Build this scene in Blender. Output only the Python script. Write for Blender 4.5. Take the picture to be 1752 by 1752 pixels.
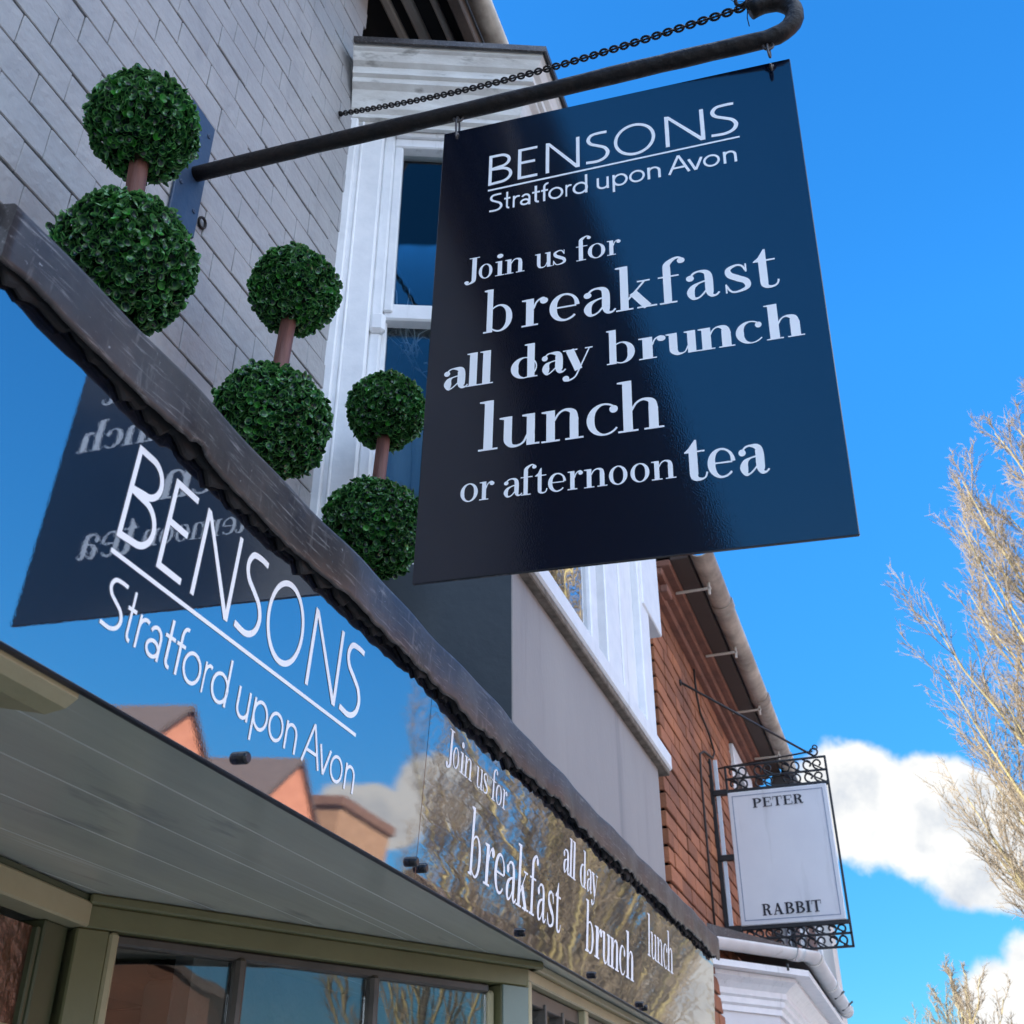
import bpy, math, random
from mathutils import Vector, Matrix
import numpy as np
random.seed(7); R=math.radians
for o in list(bpy.data.objects): bpy.data.objects.remove(o)
C=bpy.context.scene.collection
scene=bpy.context.scene

# ------------------------------------------------------------------ camera
cd=bpy.data.cameras.new('camera'); cam=bpy.data.objects.new('camera',cd); C.objects.link(cam)
yaw,pit,rol=0.32813,0.54830,-0.00342
f=Vector((math.cos(pit)*math.cos(yaw),math.cos(pit)*math.sin(yaw),math.sin(pit)))
r=f.cross(Vector((0,0,1))).normalized(); u=r.cross(f)
r2=r*math.cos(rol)+u*math.sin(rol); u2=-r*math.sin(rol)+u*math.cos(rol)
M=Matrix((r2,u2,-f)).transposed().to_4x4(); M.translation=Vector((0,0,1.65))
cam.matrix_world=M
cd.sensor_width=36; cd.lens=36*1921.34/1752; cd.clip_start=.02; cd.clip_end=3000
cd.dof.use_dof=True; cd.dof.focus_distance=1.95; cd.dof.aperture_fstop=13.0
scene.camera=cam
# ------------------------------------------------------------------ light
SUN=Vector((-.50,.66,.56)).normalized()          # towards the sun
elev=math.asin(SUN.z)
ld=bpy.data.lights.new('sun','SUN'); ld.energy=5.0; ld.angle=R(.5); ld.color=(1,.93,.82)
lo=bpy.data.objects.new('sun',ld); C.objects.link(lo)
lo.rotation_euler=SUN.to_track_quat('Z','Y').to_euler(); lo.location=(-20,26,30)
scene.view_settings.view_transform='Standard'; scene.view_settings.look='None'
scene.view_settings.gamma=1; scene.view_settings.use_curve_mapping=False
scene.view_settings.exposure=1.7
SKY_STRENGTH=.12

w=bpy.data.worlds.new('World'); scene.world=w; w.use_nodes=True
nt=w.node_tree; nt.nodes.clear()
def N(t,**k):
    n=nt.nodes.new(t)
    for a,b in k.items(): setattr(n,a,b)
    return n
def L(a,b): nt.links.new(a,b)
def mth(op,a,b=None,c=None,clamp=False):
    n=N('ShaderNodeMath',operation=op); n.use_clamp=clamp
    for i,v in enumerate((a,b,c)):
        if v is None: continue
        if isinstance(v,(int,float)): n.inputs[i].default_value=v
        else: L(v,n.inputs[i])
    return n.outputs[0]
sky=N('ShaderNodeTexSky',sky_type='NISHITA'); sky.sun_disc=False
sky.sun_elevation=elev; sky.sun_rotation=math.atan2(SUN.x,SUN.y)
sky.altitude=50; sky.air_density=1.0; sky.dust_density=.3; sky.ozone_density=2.0
hs=N('ShaderNodeHueSaturation'); hs.inputs['Saturation'].default_value=1.30; hs.inputs['Value'].default_value=1.0
hs.inputs['Hue'].default_value=.5
L(sky.outputs[0],hs.inputs['Color'])
tc=N('ShaderNodeTexCoord'); sep=N('ShaderNodeSeparateXYZ'); L(tc.outputs['Generated'],sep.inputs[0])
X,Y,Z=sep.outputs
az=mth('ARCTAN2',mth('MULTIPLY',Y,-1),X)         # to the right of the street axis
el=mth('ARCSINE',Z)
def noise(scale,detail,rough,off=(0,0,0)):
    mp=N('ShaderNodeMapping'); mp.inputs['Location'].default_value=off; L(tc.outputs['Generated'],mp.inputs[0])
    n=N('ShaderNodeTexNoise'); n.inputs['Scale'].default_value=scale; n.inputs['Detail'].default_value=detail; n.inputs['Roughness'].default_value=rough
    L(mp.outputs[0],n.inputs['Vector']); return n.outputs[0]
n1=noise(9,7,.56); n1b=noise(9,7,.56,(.012,-.018,-.022)); n2=noise(2.1,6,.55,(3,1,2)); n3=noise(26,4,.6)
def blob(a0,e0,ra,re,k=1.6):
    a=mth('DIVIDE',mth('SUBTRACT',az,R(a0)),R(ra)); e=mth('DIVIDE',mth('SUBTRACT',el,R(e0)),R(re))
    d=mth('SQRT',mth('ADD',mth('MULTIPLY',a,a),mth('MULTIPLY',e,e)))
    return d
def smooth(x,lo_,hi_):
    if lo_>hi_: return mth('SUBTRACT',1.0,smooth(x,hi_,lo_))
    m=N('ShaderNodeMapRange'); m.interpolation_type='SMOOTHSTEP'; L(x,m.inputs[0])
    m.inputs[1].default_value=lo_; m.inputs[2].default_value=hi_; return m.outputs[0]
puff=mth('MULTIPLY',mth('SUBTRACT',n1,.5),3.0)
dens=None
for b in ((-1.6,16.2,3.2,3.3),(1.6,15.2,4.0,3.0),(4.6,13.6,4.4,2.9),(8,14,4,2.4),(3.2,6.6,2.4,2.6),(6.5,7.2,4,3.4),(27.4,13.0,3.2,1.7),(24.2,14.6,3.0,2.2),(12,6,5,3.0)):
    d=mth('SUBTRACT',1.0,blob(*b)); dens=d if dens is None else mth('MAXIMUM',dens,d)
dens=mth('ADD',mth('ADD',dens,mth('MULTIPLY',puff,.40)),mth('MULTIPLY',mth('SUBTRACT',n3,.5),.35))
mask_near=smooth(dens,-.02,.20)
# bright clouds added overhead, outward and behind, out of view, to fill the shade
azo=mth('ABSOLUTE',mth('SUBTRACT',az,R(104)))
fill_sky=mth('MULTIPLY',smooth(azo,R(44),R(36)),smooth(Z,.10,.30))
fill_sky=mth('MAXIMUM',fill_sky,smooth(Z,.90,.95))
fill_sky=mth('MAXIMUM',fill_sky,mth('MULTIPLY',smooth(mth('MULTIPLY',X,-1),.35,.6),mth('MULTIPLY',smooth(Z,.02,.08),smooth(Z,.40,.30))))
mask_fill=mth('MULTIPLY',smooth(n2,.36,.50),fill_sky)
mask=mth('MAXIMUM',mask_near,mask_fill)
mask=mth('MULTIPLY',mask,smooth(Z,-.02,.02))
# bright side and grey underside of the clouds
lit=mth('ADD',mth('MULTIPLY',mth('SUBTRACT',n1b,n1),2.6),mth('MULTIPLY',smooth(dens,.1,1.0),-.20))
lit=mth('ADD',lit,.98,None,True)
cr=N('ShaderNodeValToRGB'); L(lit,cr.inputs[0])
k=1.0/SKY_STRENGTH
cr.color_ramp.elements[0].position=.42; cr.color_ramp.elements[0].color=(.19,.21,.24,1)
cr.color_ramp.elements[1].position=.95; cr.color_ramp.elements[1].color=(.325,.325,.32,1)
cs=N('ShaderNodeVectorMath',operation='SCALE'); L(cr.outputs[0],cs.inputs[0]); L(mth('ADD',mth('MULTIPLY',mask_fill,2.6*k),k),cs.inputs['Scale'])
mx=N('ShaderNodeMix',data_type='RGBA'); L(mask,mx.inputs[0])
tint=N('ShaderNodeMix',data_type='RGBA',blend_type='MULTIPLY'); tint.inputs[0].default_value=1; tint.inputs[7].default_value=(.36,.83,1.0,1); L(hs.outputs[0],tint.inputs[6]); 
hz=N('ShaderNodeMapRange'); L(Z,hz.inputs[0]); hz.inputs[1].default_value=.0; hz.inputs[2].default_value=.62; hz.inputs[3].default_value=.29; hz.inputs[4].default_value=1.08
sc_=N('ShaderNodeVectorMath',operation='SCALE'); L(tint.outputs[2],sc_.inputs[0]); L(hz.outputs[0],sc_.inputs['Scale']); L(sc_.outputs[0],mx.inputs[6]); L(cs.outputs[0],mx.inputs[7])
cool=N('ShaderNodeMix',data_type='RGBA',blend_type='MULTIPLY'); L(mask_fill,cool.inputs[0]); L(cs.outputs[0],cool.inputs[6]); cool.inputs[7].default_value=(.80,.95,1.22,1); L(cool.outputs[2],mx.inputs[7])
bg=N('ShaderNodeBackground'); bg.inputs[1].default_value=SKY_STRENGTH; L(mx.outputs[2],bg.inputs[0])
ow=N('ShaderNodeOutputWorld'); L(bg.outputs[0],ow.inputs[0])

# ------------------------------------------------------------------ materials
def mat(name,col,rough=.6,var=None,vscale=6,bump=0,bscale=40,metal=0,spec=.5,stretch=(1,1,1),detail=6,island=0,bdist=.01,coat=0):
    m=bpy.data.materials.new(name); m.use_nodes=True; t=m.node_tree; b=t.nodes['Principled BSDF']
    b.inputs['Roughness'].default_value=rough; b.inputs['Metallic'].default_value=metal
    b.inputs['Specular IOR Level'].default_value=spec; b.inputs['Coat Weight'].default_value=coat
    b.inputs['Base Color'].default_value=(*col,1)
    tc=t.nodes.new('ShaderNodeTexCoord'); mp=t.nodes.new('ShaderNodeMapping'); mp.inputs['Scale'].default_value=stretch
    t.links.new(tc.outputs['Object'],mp.inputs[0])
    src=None
    if var is not None:
        n=t.nodes.new('ShaderNodeTexNoise'); n.inputs['Scale'].default_value=vscale; n.inputs['Detail'].default_value=detail; n.inputs['Roughness'].default_value=.62
        t.links.new(mp.outputs[0],n.inputs['Vector'])
        rp=t.nodes.new('ShaderNodeMapRange'); rp.inputs[1].default_value=.32; rp.inputs[2].default_value=.68; t.links.new(n.outputs[0],rp.inputs[0])
        x=t.nodes.new('ShaderNodeMix'); x.data_type='RGBA'; x.inputs[6].default_value=(*col,1); x.inputs[7].default_value=(*var,1)
        t.links.new(rp.outputs[0],x.inputs[0]); src=x.outputs[2]
    if island:
        g=t.nodes.new('ShaderNodeNewGeometry'); h=t.nodes.new('ShaderNodeHueSaturation')
        mr=t.nodes.new('ShaderNodeMapRange'); mr.inputs[3].default_value=1-island; mr.inputs[4].default_value=1+island
        t.links.new(g.outputs['Random Per Island'],mr.inputs[0]); t.links.new(mr.outputs[0],h.inputs['Value'])
        if src: t.links.new(src,h.inputs['Color'])
        else: h.inputs['Color'].default_value=(*col,1)
        src=h.outputs[0]
    if src: t.links.new(src,b.inputs['Base Color'])
    if bump:
        n=t.nodes.new('ShaderNodeTexNoise'); n.inputs['Scale'].default_value=bscale; n.inputs['Detail'].default_value=8
        t.links.new(mp.outputs[0],n.inputs['Vector'])
        bp=t.nodes.new('ShaderNodeBump'); bp.inputs['Strength'].default_value=bump; bp.inputs['Distance'].default_value=bdist
        t.links.new(n.outputs[0],bp.inputs['Height']); t.links.new(bp.outputs[0],b.inputs['Normal'])
    return m
def gloss_panel(name,col,fac,rough,wave,wscale,peel=.02,tint=(1,1,1),ripple=0):
    m=bpy.data.materials.new(name); m.use_nodes=True; t=m.node_tree; b=t.nodes['Principled BSDF']
    b.inputs['Base Color'].default_value=(*col,1); b.inputs['Roughness'].default_value=.25; b.inputs['Specular IOR Level'].default_value=.15
    g=t.nodes.new('ShaderNodeBsdfGlossy'); g.inputs['Roughness'].default_value=rough; g.inputs['Color'].default_value=(*tint,1)
    mxs=t.nodes.new('ShaderNodeMixShader'); mxs.inputs[0].default_value=fac
    t.links.new(b.outputs[0],mxs.inputs[1]); t.links.new(g.outputs[0],mxs.inputs[2])
    t.links.new(mxs.outputs[0],t.nodes['Material Output'].inputs[0])
    tc=t.nodes.new('ShaderNodeTexCoord'); prev=None
    for sc,st,dist in ((wscale,wave,.004),(420,peel,.0004)):
        n=t.nodes.new('ShaderNodeTexNoise'); n.inputs['Scale'].default_value=sc; n.inputs['Detail'].default_value=1
        t.links.new(tc.outputs['Object'],n.inputs['Vector'])
        bp=t.nodes.new('ShaderNodeBump'); bp.inputs['Strength'].default_value=st; bp.inputs['Distance'].default_value=dist
        t.links.new(n.outputs[0],bp.inputs['Height'])
        if prev: t.links.new(prev,bp.inputs['Normal'])
        prev=bp.outputs[0]
    if ripple:
        mp=t.nodes.new('ShaderNodeMapping'); mp.inputs['Scale'].default_value=(2.2,34,1); t.links.new(tc.outputs['Object'],mp.inputs[0])
        n=t.nodes.new('ShaderNodeTexNoise'); n.inputs['Scale'].default_value=1; n.inputs['Detail'].default_value=1; t.links.new(mp.outputs[0],n.inputs['Vector'])
        bp=t.nodes.new('ShaderNodeBump'); bp.inputs['Strength'].default_value=1; bp.inputs['Distance'].default_value=ripple
        t.links.new(n.outputs[0],bp.inputs['Height']); t.links.new(prev,bp.inputs['Normal']); prev=bp.outputs[0]
    t.links.new(prev,g.inputs['Normal']); t.links.new(prev,b.inputs['Normal'])
    return m
def glass(name,tint,extra=.06,wave=.05,ior=1.5,gcol=(1,1,1),wscale=5):
    m=bpy.data.materials.new(name); m.use_nodes=True; t=m.node_tree; t.nodes.remove(t.nodes['Principled BSDF'])
    tr=t.nodes.new('ShaderNodeBsdfTransparent'); tr.inputs[0].default_value=(*tint,1)
    g=t.nodes.new('ShaderNodeBsdfGlossy'); g.inputs['Roughness'].default_value=.01; g.inputs['Color'].default_value=(*gcol,1)
    fr=t.nodes.new('ShaderNodeFresnel'); fr.inputs[0].default_value=ior
    ad=t.nodes.new('ShaderNodeMath'); ad.operation='ADD'; ad.inputs[1].default_value=extra; ad.use_clamp=True
    t.links.new(fr.outputs[0],ad.inputs[0])
    mxs=t.nodes.new('ShaderNodeMixShader'); t.links.new(ad.outputs[0],mxs.inputs[0])
    t.links.new(tr.outputs[0],mxs.inputs[1]); t.links.new(g.outputs[0],mxs.inputs[2])
    t.links.new(mxs.outputs[0],t.nodes['Material Output'].inputs[0])
    tc=t.nodes.new('ShaderNodeTexCoord'); n=t.nodes.new('ShaderNodeTexNoise'); n.inputs['Scale'].default_value=wscale; n.inputs['Detail'].default_value=2
    t.links.new(tc.outputs['Object'],n.inputs['Vector'])
    bp=t.nodes.new('ShaderNodeBump'); bp.inputs['Strength'].default_value=wave; bp.inputs['Distance'].default_value=.02
    t.links.new(n.outputs[0],bp.inputs['Height']); t.links.new(bp.outputs[0],g.inputs['Normal'])
    return m
def leafmat(name):
    m=bpy.data.materials.new(name); m.use_nodes=True; t=m.node_tree; b=t.nodes['Principled BSDF']
    a=t.nodes.new('ShaderNodeAttribute'); a.attribute_name='leaf'
    s=t.nodes.new('ShaderNodeSeparateColor'); t.links.new(a.outputs['Color'],s.inputs[0])
    rp=t.nodes.new('ShaderNodeValToRGB'); e=rp.color_ramp.elements
    e[0].position=0; e[0].color=(.003,.019,.014,1); e[1].position=1; e[1].color=(.045,.29,.03,1)
    x=rp.color_ramp.elements.new(.5); x.color=(.005,.038,.022,1); x=rp.color_ramp.elements.new(.84); x.color=(.017,.115,.03,1)
    t.links.new(s.outputs[0],rp.inputs[0])
    mx=t.nodes.new('ShaderNodeMix'); mx.data_type='RGBA'; mx.inputs[7].default_value=(.11,.32,.075,1)
    ml=t.nodes.new('ShaderNodeMath'); ml.operation='MULTIPLY'; ml.inputs[1].default_value=.8; t.links.new(s.outputs[1],ml.inputs[0])
    t.links.new(ml.outputs[0],mx.inputs[0]); t.links.new(rp.outputs[0],mx.inputs[6]); t.links.new(mx.outputs[2],b.inputs['Base Color'])
    b.inputs['Roughness'].default_value=.27; b.inputs['Specular IOR Level'].default_value=.55
    return m
def twigmat(name,a,bcol):
    m=mat(name,a,.8,bcol,3); return m
PAINT_GREY=mat('grey masonry paint',(.37,.365,.36),.62,(.29,.29,.295),4,.8,45,bdist=.005)
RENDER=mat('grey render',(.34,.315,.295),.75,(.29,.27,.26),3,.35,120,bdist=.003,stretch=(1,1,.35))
DARKREN=mat('shaded blue grey render',(.055,.072,.085),.55,(.035,.05,.062),4,.3,30,bdist=.004)  # render of the bay's side face, its shade put into the colour
MORTAR=mat('dark joint',(.025,.026,.03),.9)
WHITE=mat('white gloss paint',(.87,.87,.87),.38,(.76,.77,.78),14,.25,50,bdist=.003)
WHITEDIRT=mat('weathered white paint',(.80,.80,.77),.45,(.60,.585,.55),9,.4,40,bdist=.004,stretch=(1,1,3))
CREAMG=mat('dirty cream gutter',(.62,.54,.44),.55,(.16,.12,.10),5,.3,30)
WGUT=mat('white plastic gutter',(.74,.73,.71),.4,(.62,.60,.57),7)
BRICK=mat('red brick',(.40,.145,.06),.85,(.23,.09,.05),2.6,.6,60,island=.24,bdist=.006)
BRICKD=mat('brown brick',(.15,.075,.05),.85,(.10,.05,.035),5,.5,50,island=.25)
BRICKOPP=mat('salmon brick',(.50,.20,.12),.9,(.40,.15,.09),4,.3,30)
MORTARB=mat('brick mortar',(.06,.042,.036),.95,(.11,.075,.06),6)
def leadmat():
    m=mat('weathered lead',(.020,.017,.018),.42,(.078,.066,.060),9,.35,30,spec=.5,stretch=(1,1,1),bdist=.004,detail=8); t=m.node_tree; b=t.nodes['Principled BSDF']
    src=b.inputs['Base Color'].links[0].from_socket
    tc=t.nodes.new('ShaderNodeTexCoord')
    def layer(scale,st,lo,hi,col,src):
        mp=t.nodes.new('ShaderNodeMapping'); mp.inputs['Scale'].default_value=st; mp.inputs['Rotation'].default_value=(0,.25,0); t.links.new(tc.outputs['Object'],mp.inputs[0])
        n=t.nodes.new('ShaderNodeTexNoise'); n.inputs['Scale'].default_value=scale; n.inputs['Detail'].default_value=5; n.inputs['Roughness'].default_value=.7; t.links.new(mp.outputs[0],n.inputs['Vector'])
        r=t.nodes.new('ShaderNodeMapRange'); r.inputs[1].default_value=lo; r.inputs[2].default_value=hi; t.links.new(n.outputs[0],r.inputs[0])
        x=t.nodes.new('ShaderNodeMix'); x.data_type='RGBA'; x.inputs[7].default_value=(*col,1); t.links.new(r.outputs[0],x.inputs[0]); t.links.new(src,x.inputs[6]); return x.outputs[2]
    src=layer(14,(1,1,1),.50,.68,(.046,.042,.039),src); src=layer(240,(.06,1,1),.56,.68,(.20,.19,.185),src)     # scratches along the dressing
    src=layer(60,(1.2,1,.22),.58,.76,(.15,.14,.135),src)      # cross streaks
    src=layer(90,(1,1,1),.66,.72,(.40,.40,.40),src)          # oxide specks
    t.links.new(src,b.inputs['Base Color']); return m
LEAD=leadmat()
LEADSTRIP=LEAD
TIMBERD=mat('black timber',(.012,.011,.011),.9)
SOFFITM=mat('grey green soffit',(.54,.53,.44),.20,(.42,.425,.36),2.2,.10,9,stretch=(.4,3,1),bdist=.008)
def streaks(m,scale,st,lo,hi,col):
    t=m.node_tree; b=t.nodes['Principled BSDF']; src=b.inputs['Base Color'].links[0].from_socket
    tc=t.nodes.new('ShaderNodeTexCoord'); mp=t.nodes.new('ShaderNodeMapping'); mp.inputs['Scale'].default_value=st; t.links.new(tc.outputs['Object'],mp.inputs[0])
    n=t.nodes.new('ShaderNodeTexNoise'); n.inputs['Scale'].default_value=scale; n.inputs['Detail'].default_value=4; n.inputs['Roughness'].default_value=.6; t.links.new(mp.outputs[0],n.inputs['Vector'])
    r=t.nodes.new('ShaderNodeMapRange'); r.inputs[1].default_value=lo; r.inputs[2].default_value=hi; t.links.new(n.outputs[0],r.inputs[0])
    x=t.nodes.new('ShaderNodeMix'); x.data_type='RGBA'; x.inputs[7].default_value=(*col,1); t.links.new(r.outputs[0],x.inputs[0]); t.links.new(src,x.inputs[6]); t.links.new(x.outputs[2],b.inputs['Base Color'])

OLIVE=mat('olive green paint',(.17,.165,.075),.42,(.13,.125,.055),5,.12,40)
OLIVELT=mat('cream olive paint',(.42,.37,.22),.45,(.34,.30,.17),5,.12,40)
GREENGREY=mat('grey green paint',(.19,.24,.20),.45,(.15,.19,.16),5)
BARWOOD=mat('dark glazing bar',(.055,.05,.042),.4,(.10,.085,.07),12)
IRON=mat('black iron',(.006,.006,.007),.55,(.020,.014,.011),34,.9,60,bdist=.005,spec=.3)
IRON2=mat('black painted iron',(.012,.013,.015),.45)
STEEL=mat('dull steel link',(.16,.15,.145),.4,(.07,.05,.04),30,metal=.7)
PLATE=mat('blue steel plate',(.026,.058,.115),.45,(.016,.038,.08),10,.2,40)
NAVY=gloss_panel('navy gloss sign',(.0010,.0026,.010),.066,.02,.05,5,.13)
FASC=gloss_panel('navy gloss fascia',(.002,.004,.014),.42,.006,.015,2.2,.016)
FASCX=gloss_panel('navy gloss fascia end',(.002,.004,.014),.42,.006,.04,4.0,.007,ripple=.00050)
FASCW=gloss_panel('navy gloss fascia warped',(.002,.004,.014),.42,.006,.03,4.0,.007,ripple=.00020)
NAVYEDGE=mat('navy edge',(.006,.010,.025),.4)
VINYL=mat('white vinyl lettering',(.93,.93,.93),.45)
BLACKV=mat('black lettering',(.012,.013,.022),.5)
SIGNW=mat('white sign panel',(.78,.78,.79),.4,(.73,.73,.75),4)
BLUELINE=mat('grey blue line',(.22,.27,.38),.5)
GLASSU=glass('upstairs glass',(.66,.74,.78),.0,.012,1.42)
GLASSS=glass('shop glass',(.88,.89,.86),.03,.03,1.4)
GLASSF=glass('front window glass',(.5,.6,.65),.42,.03)
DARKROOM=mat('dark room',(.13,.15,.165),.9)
ROOMC=mat('shop interior',(.30,.27,.22),.8)
AMBER=mat('textured amber glass',(.12,.045,.022),.08,(.035,.015,.010),9,1.0,30,spec=.9,bdist=.012,coat=.6)
ROOFT=mat('roof tile',(.16,.085,.06),.85,(.09,.06,.05),8,.6,20,stretch=(1,1,4))
ROOFB=mat('dark roof tile',(.10,.07,.06),.85,(.07,.05,.045),8,.5,20)
BARK=mat('bare bark',(.22,.185,.10),.85,(.37,.295,.12),3,.5,30)
TWIG=mat('twig bark',(.155,.122,.085),.85,(.245,.19,.125),2)
BARKD=mat('dark trunk bark',(.06,.05,.04),.9,(.10,.08,.055),4,.5,20)
TWIGD=mat('dark twig bark',(.10,.075,.06),.85,(.16,.11,.085),2)
LEAF=leafmat('boxwood leaf')
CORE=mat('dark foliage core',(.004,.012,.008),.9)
TRUNKP=mat('red brown stem',(.19,.072,.05),.6,(.10,.04,.03),60,.5,90,stretch=(1,1,.10))
POT=mat('black pot',(.02,.02,.02),.5)
ASPHALT=mat('asphalt',(.05,.05,.052),.9,(.07,.07,.07),10,.3,80)
PAVE=mat('paving slabs',(.42,.40,.36),.85,(.34,.32,.29),3,.3,40)
CURT=mat('pale curtain',(.62,.66,.70),.8,(.42,.48,.54),7,.9,8,stretch=(3,3,.5))
HEAT=mat('cream metal casing',(.55,.53,.46),.45)
SLOT=mat('black slot',(.01,.01,.01),.8)
BEIGE=mat('beige board',(.48,.43,.37),.7,(.36,.31,.26),6)
CABLEM=mat('cable',(.03,.022,.018),.7)
streaks(SOFFITM,6,(.10,7,1),.62,.74,(.75,.74,.70)); streaks(SOFFITM,5,(.5,2.5,1),.58,.72,(.25,.26,.25))  # pale streaks paint scratches and gloss highlights into the soffit colour
streaks(PAINT_GREY,5,(1.5,1,.6),.55,.75,(.24,.24,.245)); streaks(PAINT_GREY,40,(1,1,1),.70,.78,(.50,.50,.50))
streaks(RENDER,3,(2.5,2.5,.25),.55,.75,(.215,.205,.205)); streaks(WHITE,12,(2,2,.15),.62,.80,(.50,.50,.49)); streaks(WHITEDIRT,16,(.6,.6,2.5),.60,.72,(.36,.35,.33))
streaks(SIGNW,6,(1,2,.3),.58,.80,(.60,.60,.60)); streaks(BRICK,1.6,(1,1,1),.55,.70,(.17,.085,.06)); streaks(WGUT,9,(1,1,1),.62,.76,(.40,.38,.35))

# ------------------------------------------------------------------ mesh helpers
class MB:
    def __init__(s): s.v=[]; s.f=[]; s.m=[]; s.sm=[]
    def add(s,vs,fs,mi=0,smooth=False):
        o=len(s.v); s.v+= [tuple(v) for v in vs]
        for q in fs: s.f.append(tuple(i+o for i in q)); s.m.append(mi); s.sm.append(smooth)
        return s
    def box(s,x0,x1,y0,y1,z0,z1,c=0.0,mi=0,M=None):
        if x0>x1:x0,x1=x1,x0
        if y0>y1:y0,y1=y1,y0
        if z0>z1:z0,z1=z1,z0
        if c<=0:
            vs=[(x,y,z) for x in(x0,x1) for y in(y0,y1) for z in(z0,z1)]
            fs=[(0,1,3,2),(4,6,7,5),(0,4,5,1),(2,3,7,6),(0,2,6,4),(1,5,7,3)]
        else:
            c=min(c,(x1-x0)*.45,(y1-y0)*.45,(z1-z0)*.45)
            vs=[];ix={}
            for i,x in enumerate((x0,x1)):
                for j,y in enumerate((y0,y1)):
                    for k,z in enumerate((z0,z1)):
                        dx,dy,dz=[(c if t==0 else -c) for t in(i,j,k)]
                        ix[i,j,k]=len(vs)
                        vs+=[(x,y+dy,z+dz),(x+dx,y,z+dz),(x+dx,y+dy,z)]
            fs=[]
            for i in(0,1):
                q=[ix[i,a,b] for a,b in((0,0),(0,1),(1,1),(1,0))]; fs.append(q if i==0 else q[::-1])
                q=[ix[a,i,b]+1 for a,b in((0,0),(1,0),(1,1),(0,1))]; fs.append(q if i==0 else q[::-1])
                q=[ix[a,b,i]+2 for a,b in((0,0),(0,1),(1,1),(1,0))]; fs.append(q if i==0 else q[::-1])
            for a in(0,1):
                for b in(0,1):
                    fs.append((ix[a,b,0]+0,ix[a,b,1]+0,ix[a,b,1]+1,ix[a,b,0]+1))
                    fs.append((ix[a,0,b]+0,ix[a,1,b]+0,ix[a,1,b]+2,ix[a,0,b]+2))
                    fs.append((ix[0,a,b]+1,ix[1,a,b]+1,ix[1,a,b]+2,ix[0,a,b]+2))
                    for k in(0,1): fs.append((ix[a,b,k],ix[a,b,k]+1,ix[a,b,k]+2))
        if M is not None: vs=[M@Vector(v) for v in vs]
        return s.add(vs,fs,mi)
    def bar(s,p,q,w,h,c=0.0,mi=0,up=(0,0,1)):
        p=Vector(p);q=Vector(q);d=q-p;l=d.length;d.normalize()
        upv=Vector(up); side=upv.cross(d).normalized(); upv=d.cross(side)
        Mx=Matrix((d,side,upv)).transposed().to_4x4(); Mx.translation=p
        return s.box(0,l,-w/2,w/2,-h/2,h/2,c,mi,Mx)
    def tube(s,pts,rad,n=8,mi=0,cap=True):
        pts=[Vector(p) for p in pts]; m=len(pts)
        rr=rad if isinstance(rad,(list,tuple)) else [rad]*m
        d=(pts[1]-pts[0]).normalized(); ref=Vector((0,0,1)) if abs(d.z)<.9 else Vector((1,0,0))
        a=d.cross(ref).normalized(); vs=[]
        for i,p in enumerate(pts):
            if i==0:t=pts[1]-pts[0]
            elif i==m-1:t=pts[-1]-pts[-2]
            else:t=(pts[i+1]-p).normalized()+(p-pts[i-1]).normalized()
            t.normalize(); a=(a-t*a.dot(t)).normalized(); b=t.cross(a)
            for k in range(n):
                an=2*math.pi*k/n; vs.append(p+(a*math.cos(an)+b*math.sin(an))*rr[i])
        fs=[(i*n+k,i*n+(k+1)%n,(i+1)*n+(k+1)%n,(i+1)*n+k) for i in range(m-1) for k in range(n)]
        if cap: fs+=[tuple(range(n))[::-1],tuple((m-1)*n+k for k in range(n))]
        return s.add(vs,fs,mi,True)
    def sweep(s,prof,path,ns,mi=0,close=False,cap=True,smooth=False):
        # prof: (out,z) pairs; path: list of 3D points ; ns: outward 2D direction at each point (with mitre length)
        m=len(prof); vs=[]
        for p,nn in zip(path,ns):
            for o,z in prof: vs.append((p[0]+nn[0]*o,p[1]+nn[1]*o,p[2]+z))
        e=m if close else m-1
        fs=[(i*m+k,i*m+(k+1)%m,(i+1)*m+(k+1)%m,(i+1)*m+k) for i in range(len(path)-1) for k in range(e)]
        if cap: fs+=[tuple(range(m)),tuple((len(path)-1)*m+k for k in range(m))[::-1]]
        return s.add(vs,fs,mi,smooth)
    def torus(s,c,ax,major,minor,n=14,k=6,mi=0,sx=1.0,ref=None,arc=1.0):
        ax=Vector(ax).normalized(); a=Vector(ref) if ref else ax.cross(Vector((.3,.5,.8)))
        a=(a-ax*a.dot(ax)).normalized(); b=ax.cross(a); c=Vector(c)
        pts=[c+a*math.cos(2*math.pi*arc*i/n)*major*sx+b*math.sin(2*math.pi*arc*i/n)*major for i in range(n+1)]
        return s.tube(pts,minor,k,mi,False)
    def build(s,name,mats,parent=None,label=None,cat=None,group=None,kind=None,M=None):
        me=bpy.data.meshes.new(name); me.from_pydata(s.v,[],s.f)
        for m in (mats if isinstance(mats,(list,tuple)) else [mats]): me.materials.append(m)
        me.polygons.foreach_set('material_index',s.m); me.polygons.foreach_set('use_smooth',s.sm); me.update()
        o=bpy.data.objects.new(name,me); C.objects.link(o)
        if parent is not None: o.parent=parent
        if M is not None: o.matrix_local=M
        tag(o,label,cat,group,kind); return o
def tag(o,label=None,cat=None,group=None,kind=None):
    if label:o['label']=label
    if cat:o['category']=cat
    if group:o['group']=group
    if kind:o['kind']=kind
def thing(name,label,cat,loc=(0,0,0),group=None,M=None):
    o=bpy.data.objects.new(name,None); C.objects.link(o); o.empty_display_size=.1
    if M is not None:o.matrix_world=M
    else:o.location=loc
    tag(o,label,cat,group); bpy.context.view_layer.update(); return o
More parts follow.
